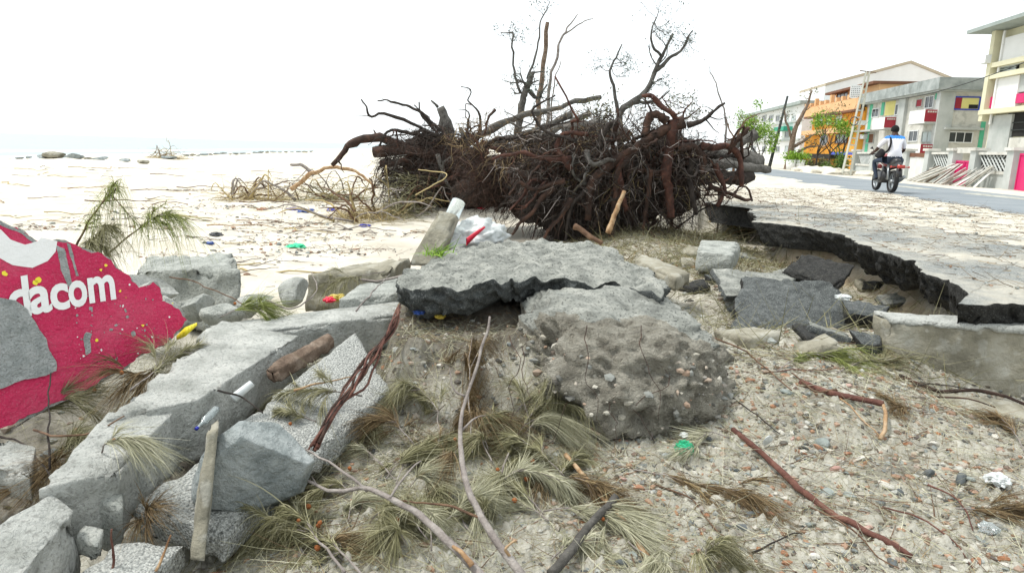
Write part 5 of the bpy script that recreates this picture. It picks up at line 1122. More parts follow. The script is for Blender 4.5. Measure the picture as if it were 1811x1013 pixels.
for s, t in ((1, 'l'), (-1, 'r')):
    J.update({'sh' + t: (mp(.27, s * .2, 1.49), .085, .085, 1), 'ua' + t: (mp(.38, s * .31, 1.33), .065, .065, 0), 'el' + t: (mp(.5, s * .36, 1.18), .045, .045, 3), 'fo' + t: (mp(.68, s * .37, 1.12), .04, .04, 3), 'wr' + t: (mp(.83, s * .38, 1.08), .03, .03, 3), 'ha' + t: (mp(.89, s * .37, 1.06), .04, .03, 3),
              'hi' + t: (mp(.16, s * .13, .9), .11, .11, 2), 'th' + t: (mp(.36, s * .27, .9), .085, .085, 2), 'kn' + t: (mp(.6, s * .36, .86), .065, .065, 2), 'ca' + t: (mp(.57, s * .32, .62), .06, .06, 2), 'an' + t: (mp(.5, s * .28, .42), .045, .045, 2), 'he' + t: (mp(.47, s * .27, .36), .045, .04, 4), 'to' + t: (mp(.68, s * .29, .34), .045, .03, 4)})
    E_ += [('sho', 'sh' + t), ('sh' + t, 'ua' + t), ('ua' + t, 'el' + t), ('el' + t, 'fo' + t), ('fo' + t, 'wr' + t), ('wr' + t, 'ha' + t), ('pel', 'hi' + t), ('hi' + t, 'th' + t), ('th' + t, 'kn' + t), ('kn' + t, 'ca' + t), ('ca' + t, 'an' + t), ('an' + t, 'he' + t), ('he' + t, 'to' + t)]
    for q in range(4):
        J['f%d%s' % (q, t)] = (mp(.945, s * (.32 + .024 * q), 1.062), .012, .012, 3); J['g%d%s' % (q, t)] = (mp(.95, s * (.32 + .024 * q), 1.03), .011, .011, 3); E_ += [('ha' + t, 'f%d%s' % (q, t)), ('f%d%s' % (q, t), 'g%d%s' % (q, t))]
    J['tb' + t] = (mp(.9, s * .31, 1.03), .013, .013, 3); E_ += [('ha' + t, 'tb' + t)]
bm_ = skin_body('body', J, E_, person); bm_.name = 'body'
for m in ('cloth_white', 'cloth_blue', 'cloth_denim', 'skin_dark', 'cloth_black'): bm_.materials.append(MATS[m])
org = np.array(person.location); jp = np.array([np.array(J[i][0]) - org for i in J]); jm = [J[i][3] for i in J]
mid = [(jp[list(J).index(a)] + jp[list(J).index(b)]) / 2 for a, b in E_]
for p in bm_.polygons:
    c = np.array(p.center); k = int(np.argmin(np.linalg.norm(jp - c, axis=1))); mi = jm[k]
    z = c[2] + org[2] - rear[2]; f = (c + org - rear).dot(hd); l = abs((c + org - rear).dot(lf))
    if mi in (0, 1): mi = 1 if z > 1.49 else 0
    if mi in (0, 2) and f < .32 and l < .24: mi = 0 if z > 1.0 else 2
    p.material_index = mi
body = bpy.data.objects.new('body', bm_); COL.objects.link(body); body.parent = person
V, F = ico(3); W = V * [.105, .125, .125]; W = W @ np.stack([lf, hd, UP], 1).T + mp(.345, 0, 1.745); keep = [f for f in F if np.mean([W[i][2] for i in f]) > mp(0, 0, 1.70)[2] - .25 * max(0, -(np.mean([(W[i] - mp(.345, 0, 0)).dot(hd) for i in f])))]
obj('cap', W, keep, 'hair_black', person); mb = MB().tube(spline([mp(.26, .16, 1.56), mp(.12, .15, 1.45), mp(.05, .17, 1.3), mp(.12, .2, 1.15), mp(.32, .26, 1.08)], 12), .03, 6); mb.build('bag_strap', 'cloth_black', person)
V, F = rock_geo((.13, .2, .14), 3, 3, 3, .05); bag = obj('shoulder_bag', V + mp(.42, .3, 1.08), F, 'cloth_black'); tag(bag, 'dark bag carried at the left side of the rider', 'bag')

# ------------------------------------------------------------------ needles, twigs and sticks
def gp(x, y, k=.02): p = ground_px(x, y); return EV + (p - EV) * (1 - k)
def blades(O, D, L, w, droop, seed, m=6, curl=.15, clampz=True, com=0):
    """n drooping blades as quad strips: O origins, D unit directions, L lengths"""
    rs = np.random.RandomState(seed); n = len(O); t = np.linspace(0, 1, m)[None, :, None]; c = rs.normal(size=(n, 1, 3)) * curl + rs.normal(size=(1, 1, 3)) * com * [1, 1, .3]
    L = np.asarray(L)[:, None, None]; dr = (droop * rs.uniform(.5, 1.5, n))[:, None, None]
    P = O[:, None, :] + D[:, None, :] * L * t + c * L * t ** 2 + np.array([0, 0, -1.0]) * L * dr * t ** 2
    if clampz:
        fl = P.reshape(-1, 3); fl[:, 2] = np.maximum(fl[:, 2], height(fl[:, 0], fl[:, 1]) + .008 + rs.rand(len(fl)) * .012); P = fl.reshape(n, m, 3)
    S_ = np.cross(D, rs.normal(size=(n, 3))); S_ = unit_rows(S_)[:, None, :]; ww = (w * (1 - .75 * t)) * rs.uniform(.6, 1.4, (n, 1, 1))
    V = np.stack([P - S_ * ww, P + S_ * ww], 2).reshape(-1, 3); b = (np.arange(n)[:, None] * m + np.arange(m - 1)[None, :]).ravel() * 2
    return V, np.stack([b, b + 1, b + 3, b + 2], 1)
def sprig(stem, r, n, L, m, label, seed, spread=.5, droop=.7, w=.0014, cat='casuarina sprig', barkm='stick_grey', fwd=.9, start=.3, name='casuarina_sprig', group='casuarina sprigs in the foreground', clampz=True, twigs=6, cones=0):
    n = int(n * 3.0); rs = np.random.RandomState(seed); Q = wob(spline(stem, 14), .012, 9, seed); root = thing(name, Q[0], label, cat, group)
    mb = MB().tube(Q, np.linspace(r, r * .4, 14), 6, True, .2, seed); O = []; D = []
    T = np.gradient(Q, axis=0); T = unit_rows(T); lines = [(Q, T)]
    Ls = np.linalg.norm(Q[-1] - Q[0])
    for k in range(twigs):
        i = rs.randint(int(14 * start), 13); d = unit(T[i] + rs.normal(size=3) * .5); q = np.array([Q[i] + d * Ls * .35 * u + [0, 0, -.1 * Ls * u * u] for u in np.linspace(0, 1, 7)]); mb.tube(q, np.linspace(r * .45, r * .2, 7), 4, False); lines.append((q, unit_rows(np.gradient(q, axis=0))))
    mb.build('stem', barkm, root)
    for i in range(n):
        q, tt = lines[0] if rs.rand() < .45 else lines[rs.randint(len(lines))]; a = rs.uniform(start if q is Q else .3, 1) * (len(q) - 1); j = min(int(a), len(q) - 2); O.append(q[j] + (q[j + 1] - q[j]) * (a - j)); D.append(unit(tt[j] * fwd + rs.normal(size=3) * spread))
    V, F = blades(np.array(O), np.array(D), rs.uniform(.5, 1.15, n) * L, w, droop, seed, m=7, curl=.2, clampz=clampz, com=.4); o = obj('needles', V, F, m, root); o['kind'] = 'stuff'
    for k in range(cones):
        V, F = ico(2); V = V * .011 * rs.uniform(.8, 1.2); V = V * (1 + .18 * fbm(V * 300, 2, k))[:, None]; q = Q[rs.randint(5, 14)] + rs.normal(size=3) * .03; q[2] = max(q[2], gz(q[0], q[1]) + .01); obj('cone', V + q, F, 'cone_orange', root)
    return root
# (stem photo points, lift, radius, needles, length, material, label)
SP = [([(610, 1015), (560, 955), (520, 895), (500, 880)], .10, .006, 520, .30, 'needle_olive', 'big drooping olive sprig at the bottom edge right of the boulder', 1.1, 3),
      ([(640, 1020), (600, 975), (545, 940), (490, 935)], .07, .005, 380, .28, 'needle_olive', 'second olive sprig at the bottom edge, lower than the big one', 1.0, 2),
      ([(560, 860), (530, 815), (505, 790)], .08, .005, 200, .22, 'needle_brown', 'sprig hanging beside the right face of the boulder', 1.6, 1),
      ([(700, 850), (650, 800), (600, 772), (580, 775)], .05, .004, 260, .2, 'needle_pale', 'pale sprig left of the upright grey branch', .7, 1),
      ([(700, 860), (720, 810), (760, 785), (800, 778)], .06, .004, 320, .22, 'needle_olive', 'sprig arching between the two grey branches', .9, 1),
      ([(640, 880), (600, 860), (560, 870)], .05, .004, 220, .2, 'needle_olive', 'short sprig under the lower grey branch', .8, 1),
      ([(880, 880), (900, 800), (940, 740), (975, 700)], .06, .006, 520, .22, 'needle_olive', 'tall sprig with bare tip in front of the gravel lump', .8, 0),
      ([(850, 900), (890, 850), (925, 830), (990, 850)], .07, .005, 480, .26, 'needle_pale', 'wide pale sprig spilling right of the upright branch', .9, 1),
      ([(870, 820), (850, 770), (880, 740)], .06, .004, 260, .2, 'needle_brown', 'brown sprig at the foot of the gravel lump', .9, 0),
      ([(780, 790), (770, 730), (740, 690), (715, 688)], .05, .004, 280, .2, 'needle_olive', 'sprig on the sand face below the slab, left of the branch', 1.1, 0),
      ([(835, 800), (830, 720), (828, 650), (835, 600)], .09, .004, 300, .24, 'needle_brown', 'dry hanging sprig on the upright branch under the slab', 1.8, 0),
      ([(960, 905), (1000, 900), (1060, 915), (1110, 940)], .04, .004, 320, .2, 'needle_pale', 'flat pale sprig crossing the orange split stick', .5, 1),
      ([(1120, 830), (1180, 845), (1250, 862), (1300, 872)], .02, .004, 260, .18, 'needle_brown', 'flat grey-brown sprig right of the green net', .4, 0),
      ([(1230, 1020), (1240, 990), (1270, 965)], .06, .004, 240, .16, 'needle_olive', 'olive sprig at the bottom edge below the red stick', .9, 0),
      ([(1290, 775), (1250, 770), (1215, 800)], .03, .004, 160, .16, 'needle_pale', 'thin pale sprig curling beside the green net', .5, 0),
      ([(1150, 780), (1165, 745), (1185, 720)], .03, .003, 120, .1, 'needle_green', 'small green sprig at the right foot of the gravel lump', .7, 0),
      ([(1110, 960), (1150, 985), (1180, 1010)], .03, .003, 200, .14, 'needle_pale', 'pale sprig at the bottom edge beside the orange stick', .5, 0),
      ([(1330, 560), (1390, 540), (1430, 530)], .03, .004, 220, .25, 'needle_olive', 'olive sprig draped on the slumped dark asphalt slab', .9, 0),
      ([(1370, 660), (1420, 630), (1480, 625)], .03, .004, 300, .25, 'needle_green', 'green sprig in the scour hole before the kerb stone', .8, 0),
      ([(1480, 660), (1530, 640), (1570, 640)], .02, .004, 260, .22, 'needle_olive', 'olive sprig at the left end of the retaining wall', .8, 0),
      ([(1420, 560), (1430, 520), (1440, 505)], .05, .004, 140, .25, 'needle_brown', 'dry sprig hanging from the asphalt under the road edge', 1.6, 0),
      ([(1811, 800), (1790, 760), (1770, 740)], .04, .004, 160, .2, 'needle_brown', 'dry sprig by the hollow slab at the right edge', .9, 0),
      ([(1640, 730), (1600, 720), (1560, 700)], .02, .004, 200, .18, 'needle_brown', 'grey-brown sprig in front of the retaining wall', .5, 0),
      ([(1690, 900), (1740, 905), (1800, 900)], .02, .004, 220, .18, 'needle_brown', 'dry sprig between the two crumpled white plastics', .5, 0)]
for i, (st, k, r, n, L, m, lab, dr, cn) in enumerate(SP):
    sprig([gp(x, y, k * (.5 + .5 * j / (len(st) - 1))) for j, (x, y) in enumerate(st)], r, n, L, m, lab, 500 + i, droop=dr, cones=cn, spread=.2)
q = random.Random(21); XS = []
for i in range(34):
    x, y = q.uniform(540, 1000), q.uniform(745, 1000); dx, dy = q.uniform(-75, 75), q.uniform(-70, 10); k = q.uniform(.02, .08)
    if y < 800 and x > 950: continue
    o = sprig([gp(x, y, k * .5), gp(x + dx * .5, y + dy * .6 - 8, k), gp(x + dx, y + dy, k)], .0035, q.randint(110, 260), q.uniform(.14, .26), q.choice(('needle_olive', 'needle_pale', 'needle_olive', 'needle_brown')), 'sprig', 900 + i, droop=q.uniform(.5, 1.1), cones=q.choice((0, 0, 1)), spread=.2); XS.append(o)
single_out(XS, 'short needle sprig', {'the foot of the upright grey branch': gp(900, 985), 'the middle of the upright grey branch': gp(815, 800), 'the lower grey branch': gp(690, 880), 'the peeled orange stick': gp(1050, 865), 'the boulder': gp(560, 880), 'the gravel lump': gp(940, 770), 'the bottom edge below the big olive sprig': gp(640, 1000)})
SL = [([(20, 760, .08), (90, 720, .14), (150, 690, .2)], 260, .25, 'needle_olive', 'sprig across the lower edge of the red wall'), ([(60, 830, .0), (110, 790, .1), (160, 775, .15)], 300, .25, 'needle_olive', 'sprig on the stones left of the snapped beam'),
      ([(180, 800, .3), (200, 780, .36), (240, 775, .38)], 170, .17, 'needle_pale', 'pale sprig lying on the near half of the beam'), ([(230, 690, .3), (290, 640, .36), (350, 610, .4)], 320, .25, 'needle_olive', 'sprig between the red wall and the far half of the beam'),
      ([(390, 560, .42), (430, 545, .46), (470, 540, .46)], 240, .22, 'needle_green', 'green sprig on the footing behind the beam'), ([(10, 880, -.1), (60, 850, 0), (90, 820, .08)], 260, .25, 'needle_brown', 'brown sprig beside the chunk in the bottom left corner'),
      ([(270, 950, -.05), (260, 920, .05), (262, 905, .1)], 120, .16, 'needle_brown', 'small dry sprig in the crack below the pebble-faced slab'), ([(640, 700, .22), (570, 690, .28), (500, 695, .26)], 220, .2, 'needle_olive', 'sprig lying across the pebble-faced slab'),
      ([(330, 620, .36), (260, 660, .3), (200, 655, .35)], 200, .22, 'needle_brown', 'tuft hanging over a hole at the foot of the red wall'), ([(680, 480, .5), (620, 490, .5), (590, 500, .45)], 160, .25, 'needle_olive', 'sprig on the mossy lump left of the slab'),
      ([(560, 745, .16), (530, 735, .2), (500, 725, .22)], 180, .14, 'needle_olive', 'little sprig above the boulder on the pebble-faced slab')]
for i, (st, n, L, m, lab) in enumerate(SL):
    sprig([at_z(x, y, z) for x, y, z in st], .004, n, L, m, lab, 560 + i, droop=.6, spread=.2, clampz=False, cones=1 if i % 2 == 0 else 0, group='casuarina sprigs in the rubble')
# green saplings on the beach behind the red wall
sprig([at_d(x, y, 5.4) for x, y in ((128, 450), (150, 400), (180, 360), (208, 332))], .01, 150, .24, 'needle_green', 'taller green casuarina shoot rising behind the red wall', 601, .35, 1.1, .0024, 'casuarina shoot', 'stick_brown', .7, .35, 'casuarina_shoot', 'green shoots behind the red wall', False, 6)
sprig([at_d(x, y, 5.6) for x, y in ((190, 450), (225, 420), (258, 395), (272, 370))], .008, 60, .22, 'needle_green', 'slender casuarina shoot right of the taller one', 602, .35, 1.1, .0024, 'casuarina shoot', 'stick_brown', .7, .5, 'casuarina_shoot', 'green shoots behind the red wall', False, 3)
sprig([at_d(x, y, 5.6) for x, y in ((245, 405), (275, 385), (305, 380))], .006, 80, .22, 'needle_green', 'low casuarina shoot reaching over the weathered block', 603, .35, 1.2, .0024, 'casuarina shoot', 'stick_brown', .7, .4, 'casuarina_shoot', 'green shoots behind the red wall', False, 3)
sprig([at_d(x, y, 5.2) for x, y in ((150, 450), (165, 425), (200, 400))], .007, 220, .2, 'needle_olive', 'olive casuarina shoot low against the top of the red wall', 604, .4, 1.0, .003, 'casuarina shoot', 'stick_brown', .7, .2, 'casuarina_shoot', 'green shoots behind the red wall', False, 4)

def stick(P, r0, r1, m, label, cat='stick', name='stick', group=None, seed=0, n=18, a=.012, k=7, parts=()):
    Q = wob(spline(P, n), a, 6, seed); R = np.linspace(r0, r1, n) * (1 + .12 * vnoise(np.c_[np.linspace(0, 9, n), np.zeros(n), np.zeros(n)], seed))
    if not parts: return tag(MB().tube(Q, R, k, True, .22, seed).build(name, m), label, cat, group)
    root = thing(name, Q[0], label, cat, group); MB().tube(Q, R, k, True, .22, seed).build('stem', m, root)
    for j, (pp_, a0, a1, mm, nm) in enumerate(parts): MB().tube(wob(spline(pp_, 12), a, 6, seed + j + 1), np.linspace(a0, a1, 12), 6, True, .2, seed).build(nm, mm, root)
    return root
Dl = lambda *L: [at_d(*q) for q in L]
stick(Dl((930, 1025, 2.18), (880, 960, 2.3), (845, 905, 2.42), (825, 850, 2.55), (815, 800, 2.7), (812, 740, 2.85), (828, 690, 3.0), (848, 640, 3.1), (862, 590, 3.2), (866, 560, 3.25)), .0155, .005, 'stick_grey', 'upright curved grey branch in front of the slab', 'branch', 'grey_branch', seed=1, n=30,
      parts=[(Dl((822, 700, 2.98), (805, 690, 3.0), (795, 650, 3.05)), .006, .002, 'stick_grey', 'twig'), (Dl((813, 765, 2.8), (835, 740, 2.85), (860, 735, 2.9)), .006, .002, 'stick_grey', 'twig'), (Dl((905, 990, 2.25), (890, 972, 2.24), (912, 955, 2.26)), .006, .004, 'stick_orange', 'torn_bark'), (Dl((850, 915, 2.4), (770, 893, 2.5), (700, 885, 2.62)), .006, .003, 'stick_brown', 'twig')])
stick(Dl((860, 1025, 2.12), (800, 968, 2.25), (735, 908, 2.4), (690, 880, 2.5), (640, 864, 2.6), (580, 865, 2.7), (545, 850, 2.75)), .0165, .006, 'stick_grey', 'lower grey branch sloping to the bottom edge with torn orange bark', 'branch', 'grey_branch', seed=2, n=26,
      parts=[(Dl((650, 868, 2.58), (600, 830, 2.7), (550, 800, 2.85), (505, 786, 2.95)), .007, .003, 'stick_grey', 'twig'), (Dl((835, 1000, 2.15), (815, 975, 2.18), (800, 965, 2.22)), .012, .006, 'stick_orange', 'torn_bark'), (Dl((690, 880, 2.48), (720, 840, 2.6), (745, 815, 2.7)), .006, .003, 'stick_grey', 'twig')])
stick([gp(1000, 808, .02), gp(1050, 865, .02), gp(1100, 928, .02), gp(1145, 985, .015)], .012, .015, 'stick_orange', 'peeled orange split stick on the sand', seed=3)
stick([gp(975, 1018, .03), gp(1030, 950, .05), gp(1088, 882, .04)], .02, .017, 'bark_grey', 'short weathered grey stick crossing the orange one', seed=4)
stick([gp(1296, 762, .01), gp(1380, 830, .02), gp(1420, 872, .02), gp(1500, 920, .015), gp(1560, 958, .012), gp(1612, 987, .01)], .0165, .012, 'stick_red', 'long dark red stick lying across the gravel slope', seed=5, n=26)
stick([gp(1415, 676, .01), gp(1480, 695, .02), gp(1562, 716, .03)], .02, .018, 'stick_red', 'thick red-brown stick bent over at the right end', seed=6, parts=[([gp(1562, 716, .03), gp(1567, 745, .03), gp(1556, 778, .01)], .009, .012, 'stick_orange', 'broken_end'), ([gp(1480, 692, .02), gp(1440, 690, .02), gp(1400, 660, .02)], .008, .004, 'stick_brown', 'twig')])
stick([gp(1470, 690, .01), gp(1520, 740, .012), gp(1555, 772, .01)], .005, .003, 'stick_orange', 'thin straw-coloured twig under the bent stick', seed=7)
stick([at_d(1590, 664, 4.35), at_d(1660, 690, 4.2), at_d(1740, 690, 4.1), at_d(1830, 722, 3.9)], .014, .01, 'root_brown', 'dark root hanging along the foot of the retaining wall', seed=8, parts=[(Dl((1560, 680, 4.2), (1630, 700, 4.1), (1700, 705, 4.05), (1760, 720, 4.0)), .008, .004, 'root_brown', 'twig'), (Dl((1600, 690, 4.15), (1650, 680, 4.2), (1720, 688, 4.1)), .007, .003, 'bark_dark', 'twig')])
stick([gp(1225, 590, .05), gp(1300, 612, .04), gp(1345, 645, .03), gp(1400, 690, .02)], .007, .004, 'stick_brown', 'thin brown twig right of the gravel lump', seed=9)
for k, (a, b_, c_, d_, lab) in enumerate([((1430, 895), (1490, 930), (1550, 985), (1590, 1010), 'thin dark twig below the long red stick'), ((1560, 900), (1620, 915), (1690, 960), (1720, 1005), 'thin twig curving in the lower right gravel'), ((1290, 700), (1330, 730), (1360, 750), (1380, 770), 'short twig on the slope above the white paper'),
        ((1160, 860), (1220, 885), (1260, 930), (1280, 950), 'thin reddish twig near the pale flat sprig'), ((1350, 660), (1420, 655), (1500, 650), (1560, 655), 'twig on the flat concrete fragment'), ((1310, 590), (1400, 570), (1480, 560), (1540, 545), 'long thin twig on the slumped asphalt slab'), ((1460, 560), (1510, 580), (1545, 600), (1560, 610), 'twig on the asphalt next to the wall end'), ((1640, 860), (1690, 880), (1710, 920), (1720, 940), 'red twig beside the lower crumpled plastic'), ((1330, 980), (1370, 960), (1400, 945), (1420, 945), 'dark twig near the bottom edge of the gravel')]):
    stick([gp(*a, .012), gp(*b_, .016), gp(*c_, .014), gp(*d_, .01)], .0045, .0025, ['stick_brown', 'stick_red', 'bark_dark'][k % 3], lab, seed=20 + k)
# strands of red roots hanging at the left end of the slab
root = thing('root_bundle', at_d(555, 780, 3.2), 'bundle of red roots hanging down from the left end of the slab', 'roots'); rs = np.random.RandomState(8)
for k in range(9):
    j = rs.normal(size=(6, 3)) * .013; P = np.array(Dl((552 + k, 790, 3.05), (595, 725, 3.3), (632, 672, 3.55), (662, 622, 3.85), (690, 580, 4.1), (706, 545, 4.3))) + j; MB().tube(wob(spline(P, 22), .02, 5, k), np.linspace(.009, .005, 22) * rs.uniform(.5, 1.1), 5, True, .2, k).build('root', 'stick_red' if k % 3 else 'root_brown', root)
root = thing('root_bundle', at_d(900, 760, 3.35), 'dark thin roots hanging over the face of the gravel lump', 'roots')
for k in range(7):
    x = rs.uniform(885, 1190); y0 = rs.uniform(560, 640); P = Dl((x, y0, 3.72), (x + rs.uniform(-25, 25), y0 + 60, 3.52), (x + rs.uniform(-45, 30), y0 + 120, 3.38), (x + rs.uniform(-60, 40), y0 + 170, 3.3)); MB().tube(wob(spline(P, 14), .045, 7, k), np.linspace(.0026, .001, 14), 4, True).build('root', 'root_brown', root)
for k, (pts, m, lab) in enumerate([([(88, 830, .1), (86, 760, .24), (90, 660, .36)], 'bark_dark', 'dark upright twig in front of the red wall foot'), ([(60, 760, .2), (95, 772, .26), (150, 765, .28), (220, 735, .36)], 'stick_brown', 'brown twig leaning on the rubble under the red wall'), ([(0, 772, .1), (50, 790, .12), (95, 850, .1)], 'bark_dark', 'curved dark twig on the stones at the left edge'),
        ([(385, 690, .34), (430, 700, .32), (465, 730, .26)], 'bark_dark', 'forked dark twig beside the white cup'), ([(195, 1020, .0), (203, 975, .1), (198, 935, .2)], 'stick_red', 'red-brown broken twig standing in the bottom left gap'), ([(275, 1010, .05), (290, 975, .1), (302, 945, .16)], 'stick_orange', 'pale thin twig in the gap under the slab'),
        ([(300, 490, .5), (350, 500, .5), (405, 525, .46), (440, 545, .42)], 'stick_brown', 'thin reddish twig over the weathered concrete block'), ([(520, 690, .3), (580, 678, .3), (628, 665, .32)], 'stick_orange', 'straw-coloured reed on the pebble-faced slab'), ([(470, 530, .5), (520, 545, .45), (560, 515, .5), (550, 480, .55)], 'stick_grey', 'bent grey twig behind the footing'), ([(630, 550, .5), (660, 515, .56), (690, 485, .6)], 'stick_grey', 'thin twig leaning on the square block')]):
    stick([at_z(*q) for q in pts], .006, .003, m, lab, seed=60 + k)
o = block('wood_post', [at_z(466, 650, .33), at_z(482, 660, .30), at_z(592, 598, .33), at_z(580, 588, .36)], np.array([.01, 0, -.07]), 'wood_old', res=.012, amp=.008, chip=.012, seed=71, maxn=60); tag(o, 'split brown timber lying beside the snapped beam', 'timber')

# ------------------------------------------------------------------ litter
def cup(c, ax, r, L, m, name, label, cat, capm=None, taper=.8):
    ax = unit(ax)
    if capm:
        root = thing(name, c, label, cat); MB().tube([c, c + ax * L * .05, c + ax * L * .65, c + ax * L * .8, c + ax * L], [r * .8, r, r, r * .45, r * .35], 14).build('bottle_body', m, root); MB().tube([c + ax * L * 1.002, c + ax * L * 1.1], r * .45, 12).build('bottle_cap', capm, root); return root
    return tag(MB().tube([c, c + ax * L * .04, c + ax * L * .96, c + ax * L], [r * .9, r, r * taper, r * taper * .85], 16).build(name, m), label, cat)
cup(at_z(412, 705, .3), at_z(445, 678, .36) - at_z(412, 705, .3), .024, .12, 'plastic_white', 'foam_cup', 'white foam cup wedged in the crack by the beam', 'cup')
cup(at_z(384, 722, .24), at_z(340, 765, .18) - at_z(384, 722, .24), .02, .15, 'plastic_clear', 'plastic_bottle', 'clear plastic bottle with blue cap in the crack', 'bottle', 'plastic_navy')
def crumple(px, py, k, size, m, name, label, cat, seed, flat=.6, group=None, Y=None):
    V, F = ico(4); W = V * (1 + .35 * fbm(V * 2.1 + seed, 3, seed) + .22 * np.abs(fbm(V * 5 + seed, 3, seed + 1)))[:, None]; W = W * size * np.array([1, 1, flat]); c = gp(px, py, k) if Y is None else at_d(px, py, Y)
    return tag(obj(name, W + c, F, m, None, False), label, cat, group)
net = thing('net_bundle', gp(1210, 800, .02), 'crumpled bright green plastic netting on the sand', 'netting'); c = gp(1210, 796, .02); V, F = ico(3); W = V * .038 * (1 + .2 * fbm(V * 3, 3, 4))[:, None]; obj('net_core', W + c, F, 'plastic_green', net); mb = MB(); rs = np.random.RandomState(2)
for i in range(70):
    d = unit(rs.normal(size=3)); e = unit(np.cross(d, rs.normal(size=3))); mb.tube([c + (d * math.cos(t) + e * math.sin(t)) * rs.uniform(.038, .052) for t in np.linspace(0, rs.uniform(1, 2.6), 7)], .0016, 3, False)
mb.build('net_strands', 'plastic_green', net)['kind'] = 'stuff'
crumple(1210, 774, .02, .022, 'plastic_white', 'foam_scrap', 'white scrap on top of the green netting', 'scrap', 5)
crumple(1764, 850, .02, .045, 'plastic_white', 'plastic_bag', 'crumpled white plastic bag near the right edge', 'plastic bag', 6)
crumple(1748, 936, .01, .035, 'plastic_clear', 'plastic_bag', 'crumpled clear plastic in the lower right gravel', 'plastic bag', 7)
for k, (x, y, lab) in enumerate([(1358, 780, 'upright white paper scrap on the gravel slope')]):
    c = gp(x, y, .02); V, F = rock_geo((.038, .012, .05), 19, 2, 14, .2, (.3, .2, .4)); tag(obj('paper_scrap', V + c, F, 'plastic_white', None, False), lab, 'scrap')
crumple(595, 527, 0, .06, 'plastic_yellow', 'snack_wrapper', 'yellow and red snack wrapper behind the footing', 'wrapper', 11, .45, Y=5.35); crumple(582, 530, 0, .04, 'plastic_red', 'snack_wrapper', 'dark red scrap on the yellow wrapper', 'wrapper', 12, .5, Y=5.26)
crumple(742, 552, 0, .035, 'plastic_blue', 'snack_wrapper', 'blue wrapper tucked under the left end of the slab', 'wrapper', 13, .35, Y=4.55); crumple(778, 560, 0, .035, 'plastic_yellow', 'snack_wrapper', 'yellow wrapper tucked under the slab right of the blue one', 'wrapper', 14, .35, Y=4.55)
crumple(1490, 525, 0, .05, 'plastic_white', 'plastic_bag', 'white scrap on the sand under the road edge', 'plastic bag', 15, .4, Y=5.4)
for k, (x, y, s, m, lab) in enumerate([(540, 375, .16, 'plastic_blue', 'blue plastic heap in the middle of the beach'), (520, 372, .12, 'plastic_navy', 'navy plastic scrap left of the blue heap'), (522, 438, .14, 'plastic_green', 'green-grey bottle lying on the near beach'), (590, 373, .12, 'plastic_navy', 'small violet scrap right of the blue heap'), (850, 370, .08, 'plastic_red', 'red scrap at the foot of the far roots'), (370, 432, .07, 'plastic_blue', 'pale blue scrap on the sand near the weathered block'),
        (465, 372, .12, 'brick_orange', 'brown lump alone on the beach'), (382, 417, .1, 'plastic_black', 'dark tin on the sand near the weathered block'), (645, 400, .1, 'plastic_navy', 'thin violet strip on the near beach'), (686, 322, .3, 'plastic_black', 'dark tyre-like lump under the far roots')]):
    crumple(x, y, 0, s, m, 'beach_litter', lab, 'litter', 80 + k, .4, 'litter on the beach')
# white sack, post and bottle behind the slab
root = thing('woven_sack', at_d(820, 450, 6.5), 'crumpled white plastic sack with red stripe behind the slab', 'sack')
V, F = ico(5); c = at_d(832, 425, 6.75); W = V * (1 + .22 * fbm(V * 2.3, 3, 3) + .14 * np.abs(fbm(V * 6, 3, 4)))[:, None] * [.33, .25, .2]; W[:, 2] += W[:, 0] * .12; obj('sack_body', W + c, F, 'plastic_white', root)
P = spline(Dl((826, 428, 6.4), (842, 414, 6.42), (858, 402, 6.47)), 7); mb = MB()
for i in range(6):
    w = np.array([.0, -.01, .035 * (1 - i / 8)]); w2 = np.array([0, -.01, .035 * (1 - (i + 1) / 8)]); o_ = np.array([.01, -.012, 0]); mb.add([P[i] - w, P[i] + w, P[i + 1] + w2, P[i + 1] - w2, P[i] - w - o_, P[i] + w - o_, P[i + 1] + w2 - o_, P[i + 1] - w2 - o_], [[0, 1, 2, 3], [7, 6, 5, 4], [1, 5, 6, 2], [0, 3, 7, 4]])
mb.build('red_stripe', 'plastic_red', root)
T = Dl((722, 468, 6.15), (768, 470, 6.15), (812, 382, 6.45), (775, 372, 6.45)); o = block('concrete_post', T, np.array([.02, .16, -.03]), 'concrete_old', res=.03, amp=.008, chip=.025, seed=90); tag(o, 'beige concrete post leaning behind the left end of the slab', 'concrete post')
a, b_ = at_d(792, 400, 6.6), at_d(812, 355, 6.7); cup(a, b_ - a, .07, .28, 'plastic_clear', 'plastic_jug', 'clear plastic jug upside down on the leaning post', 'jug', taper=1)
c = at_z(772, 452, Zs + .01); rs = np.random.RandomState(4); n = 70; O = c + rs.normal(size=(n, 3)) * [.06, .05, 0]; D = unit_rows(rs.normal(size=(n, 3)) * [.6, .6, .2] + [0, 0, 1]); V, F = blades(O, D, rs.uniform(.1, .24, n), .004, .5, 5, clampz=False)
tag(obj('grass_tuft', V, F, 'leaf_lime'), 'fresh green grass tuft growing at the edge of the slab', 'grass tuft')

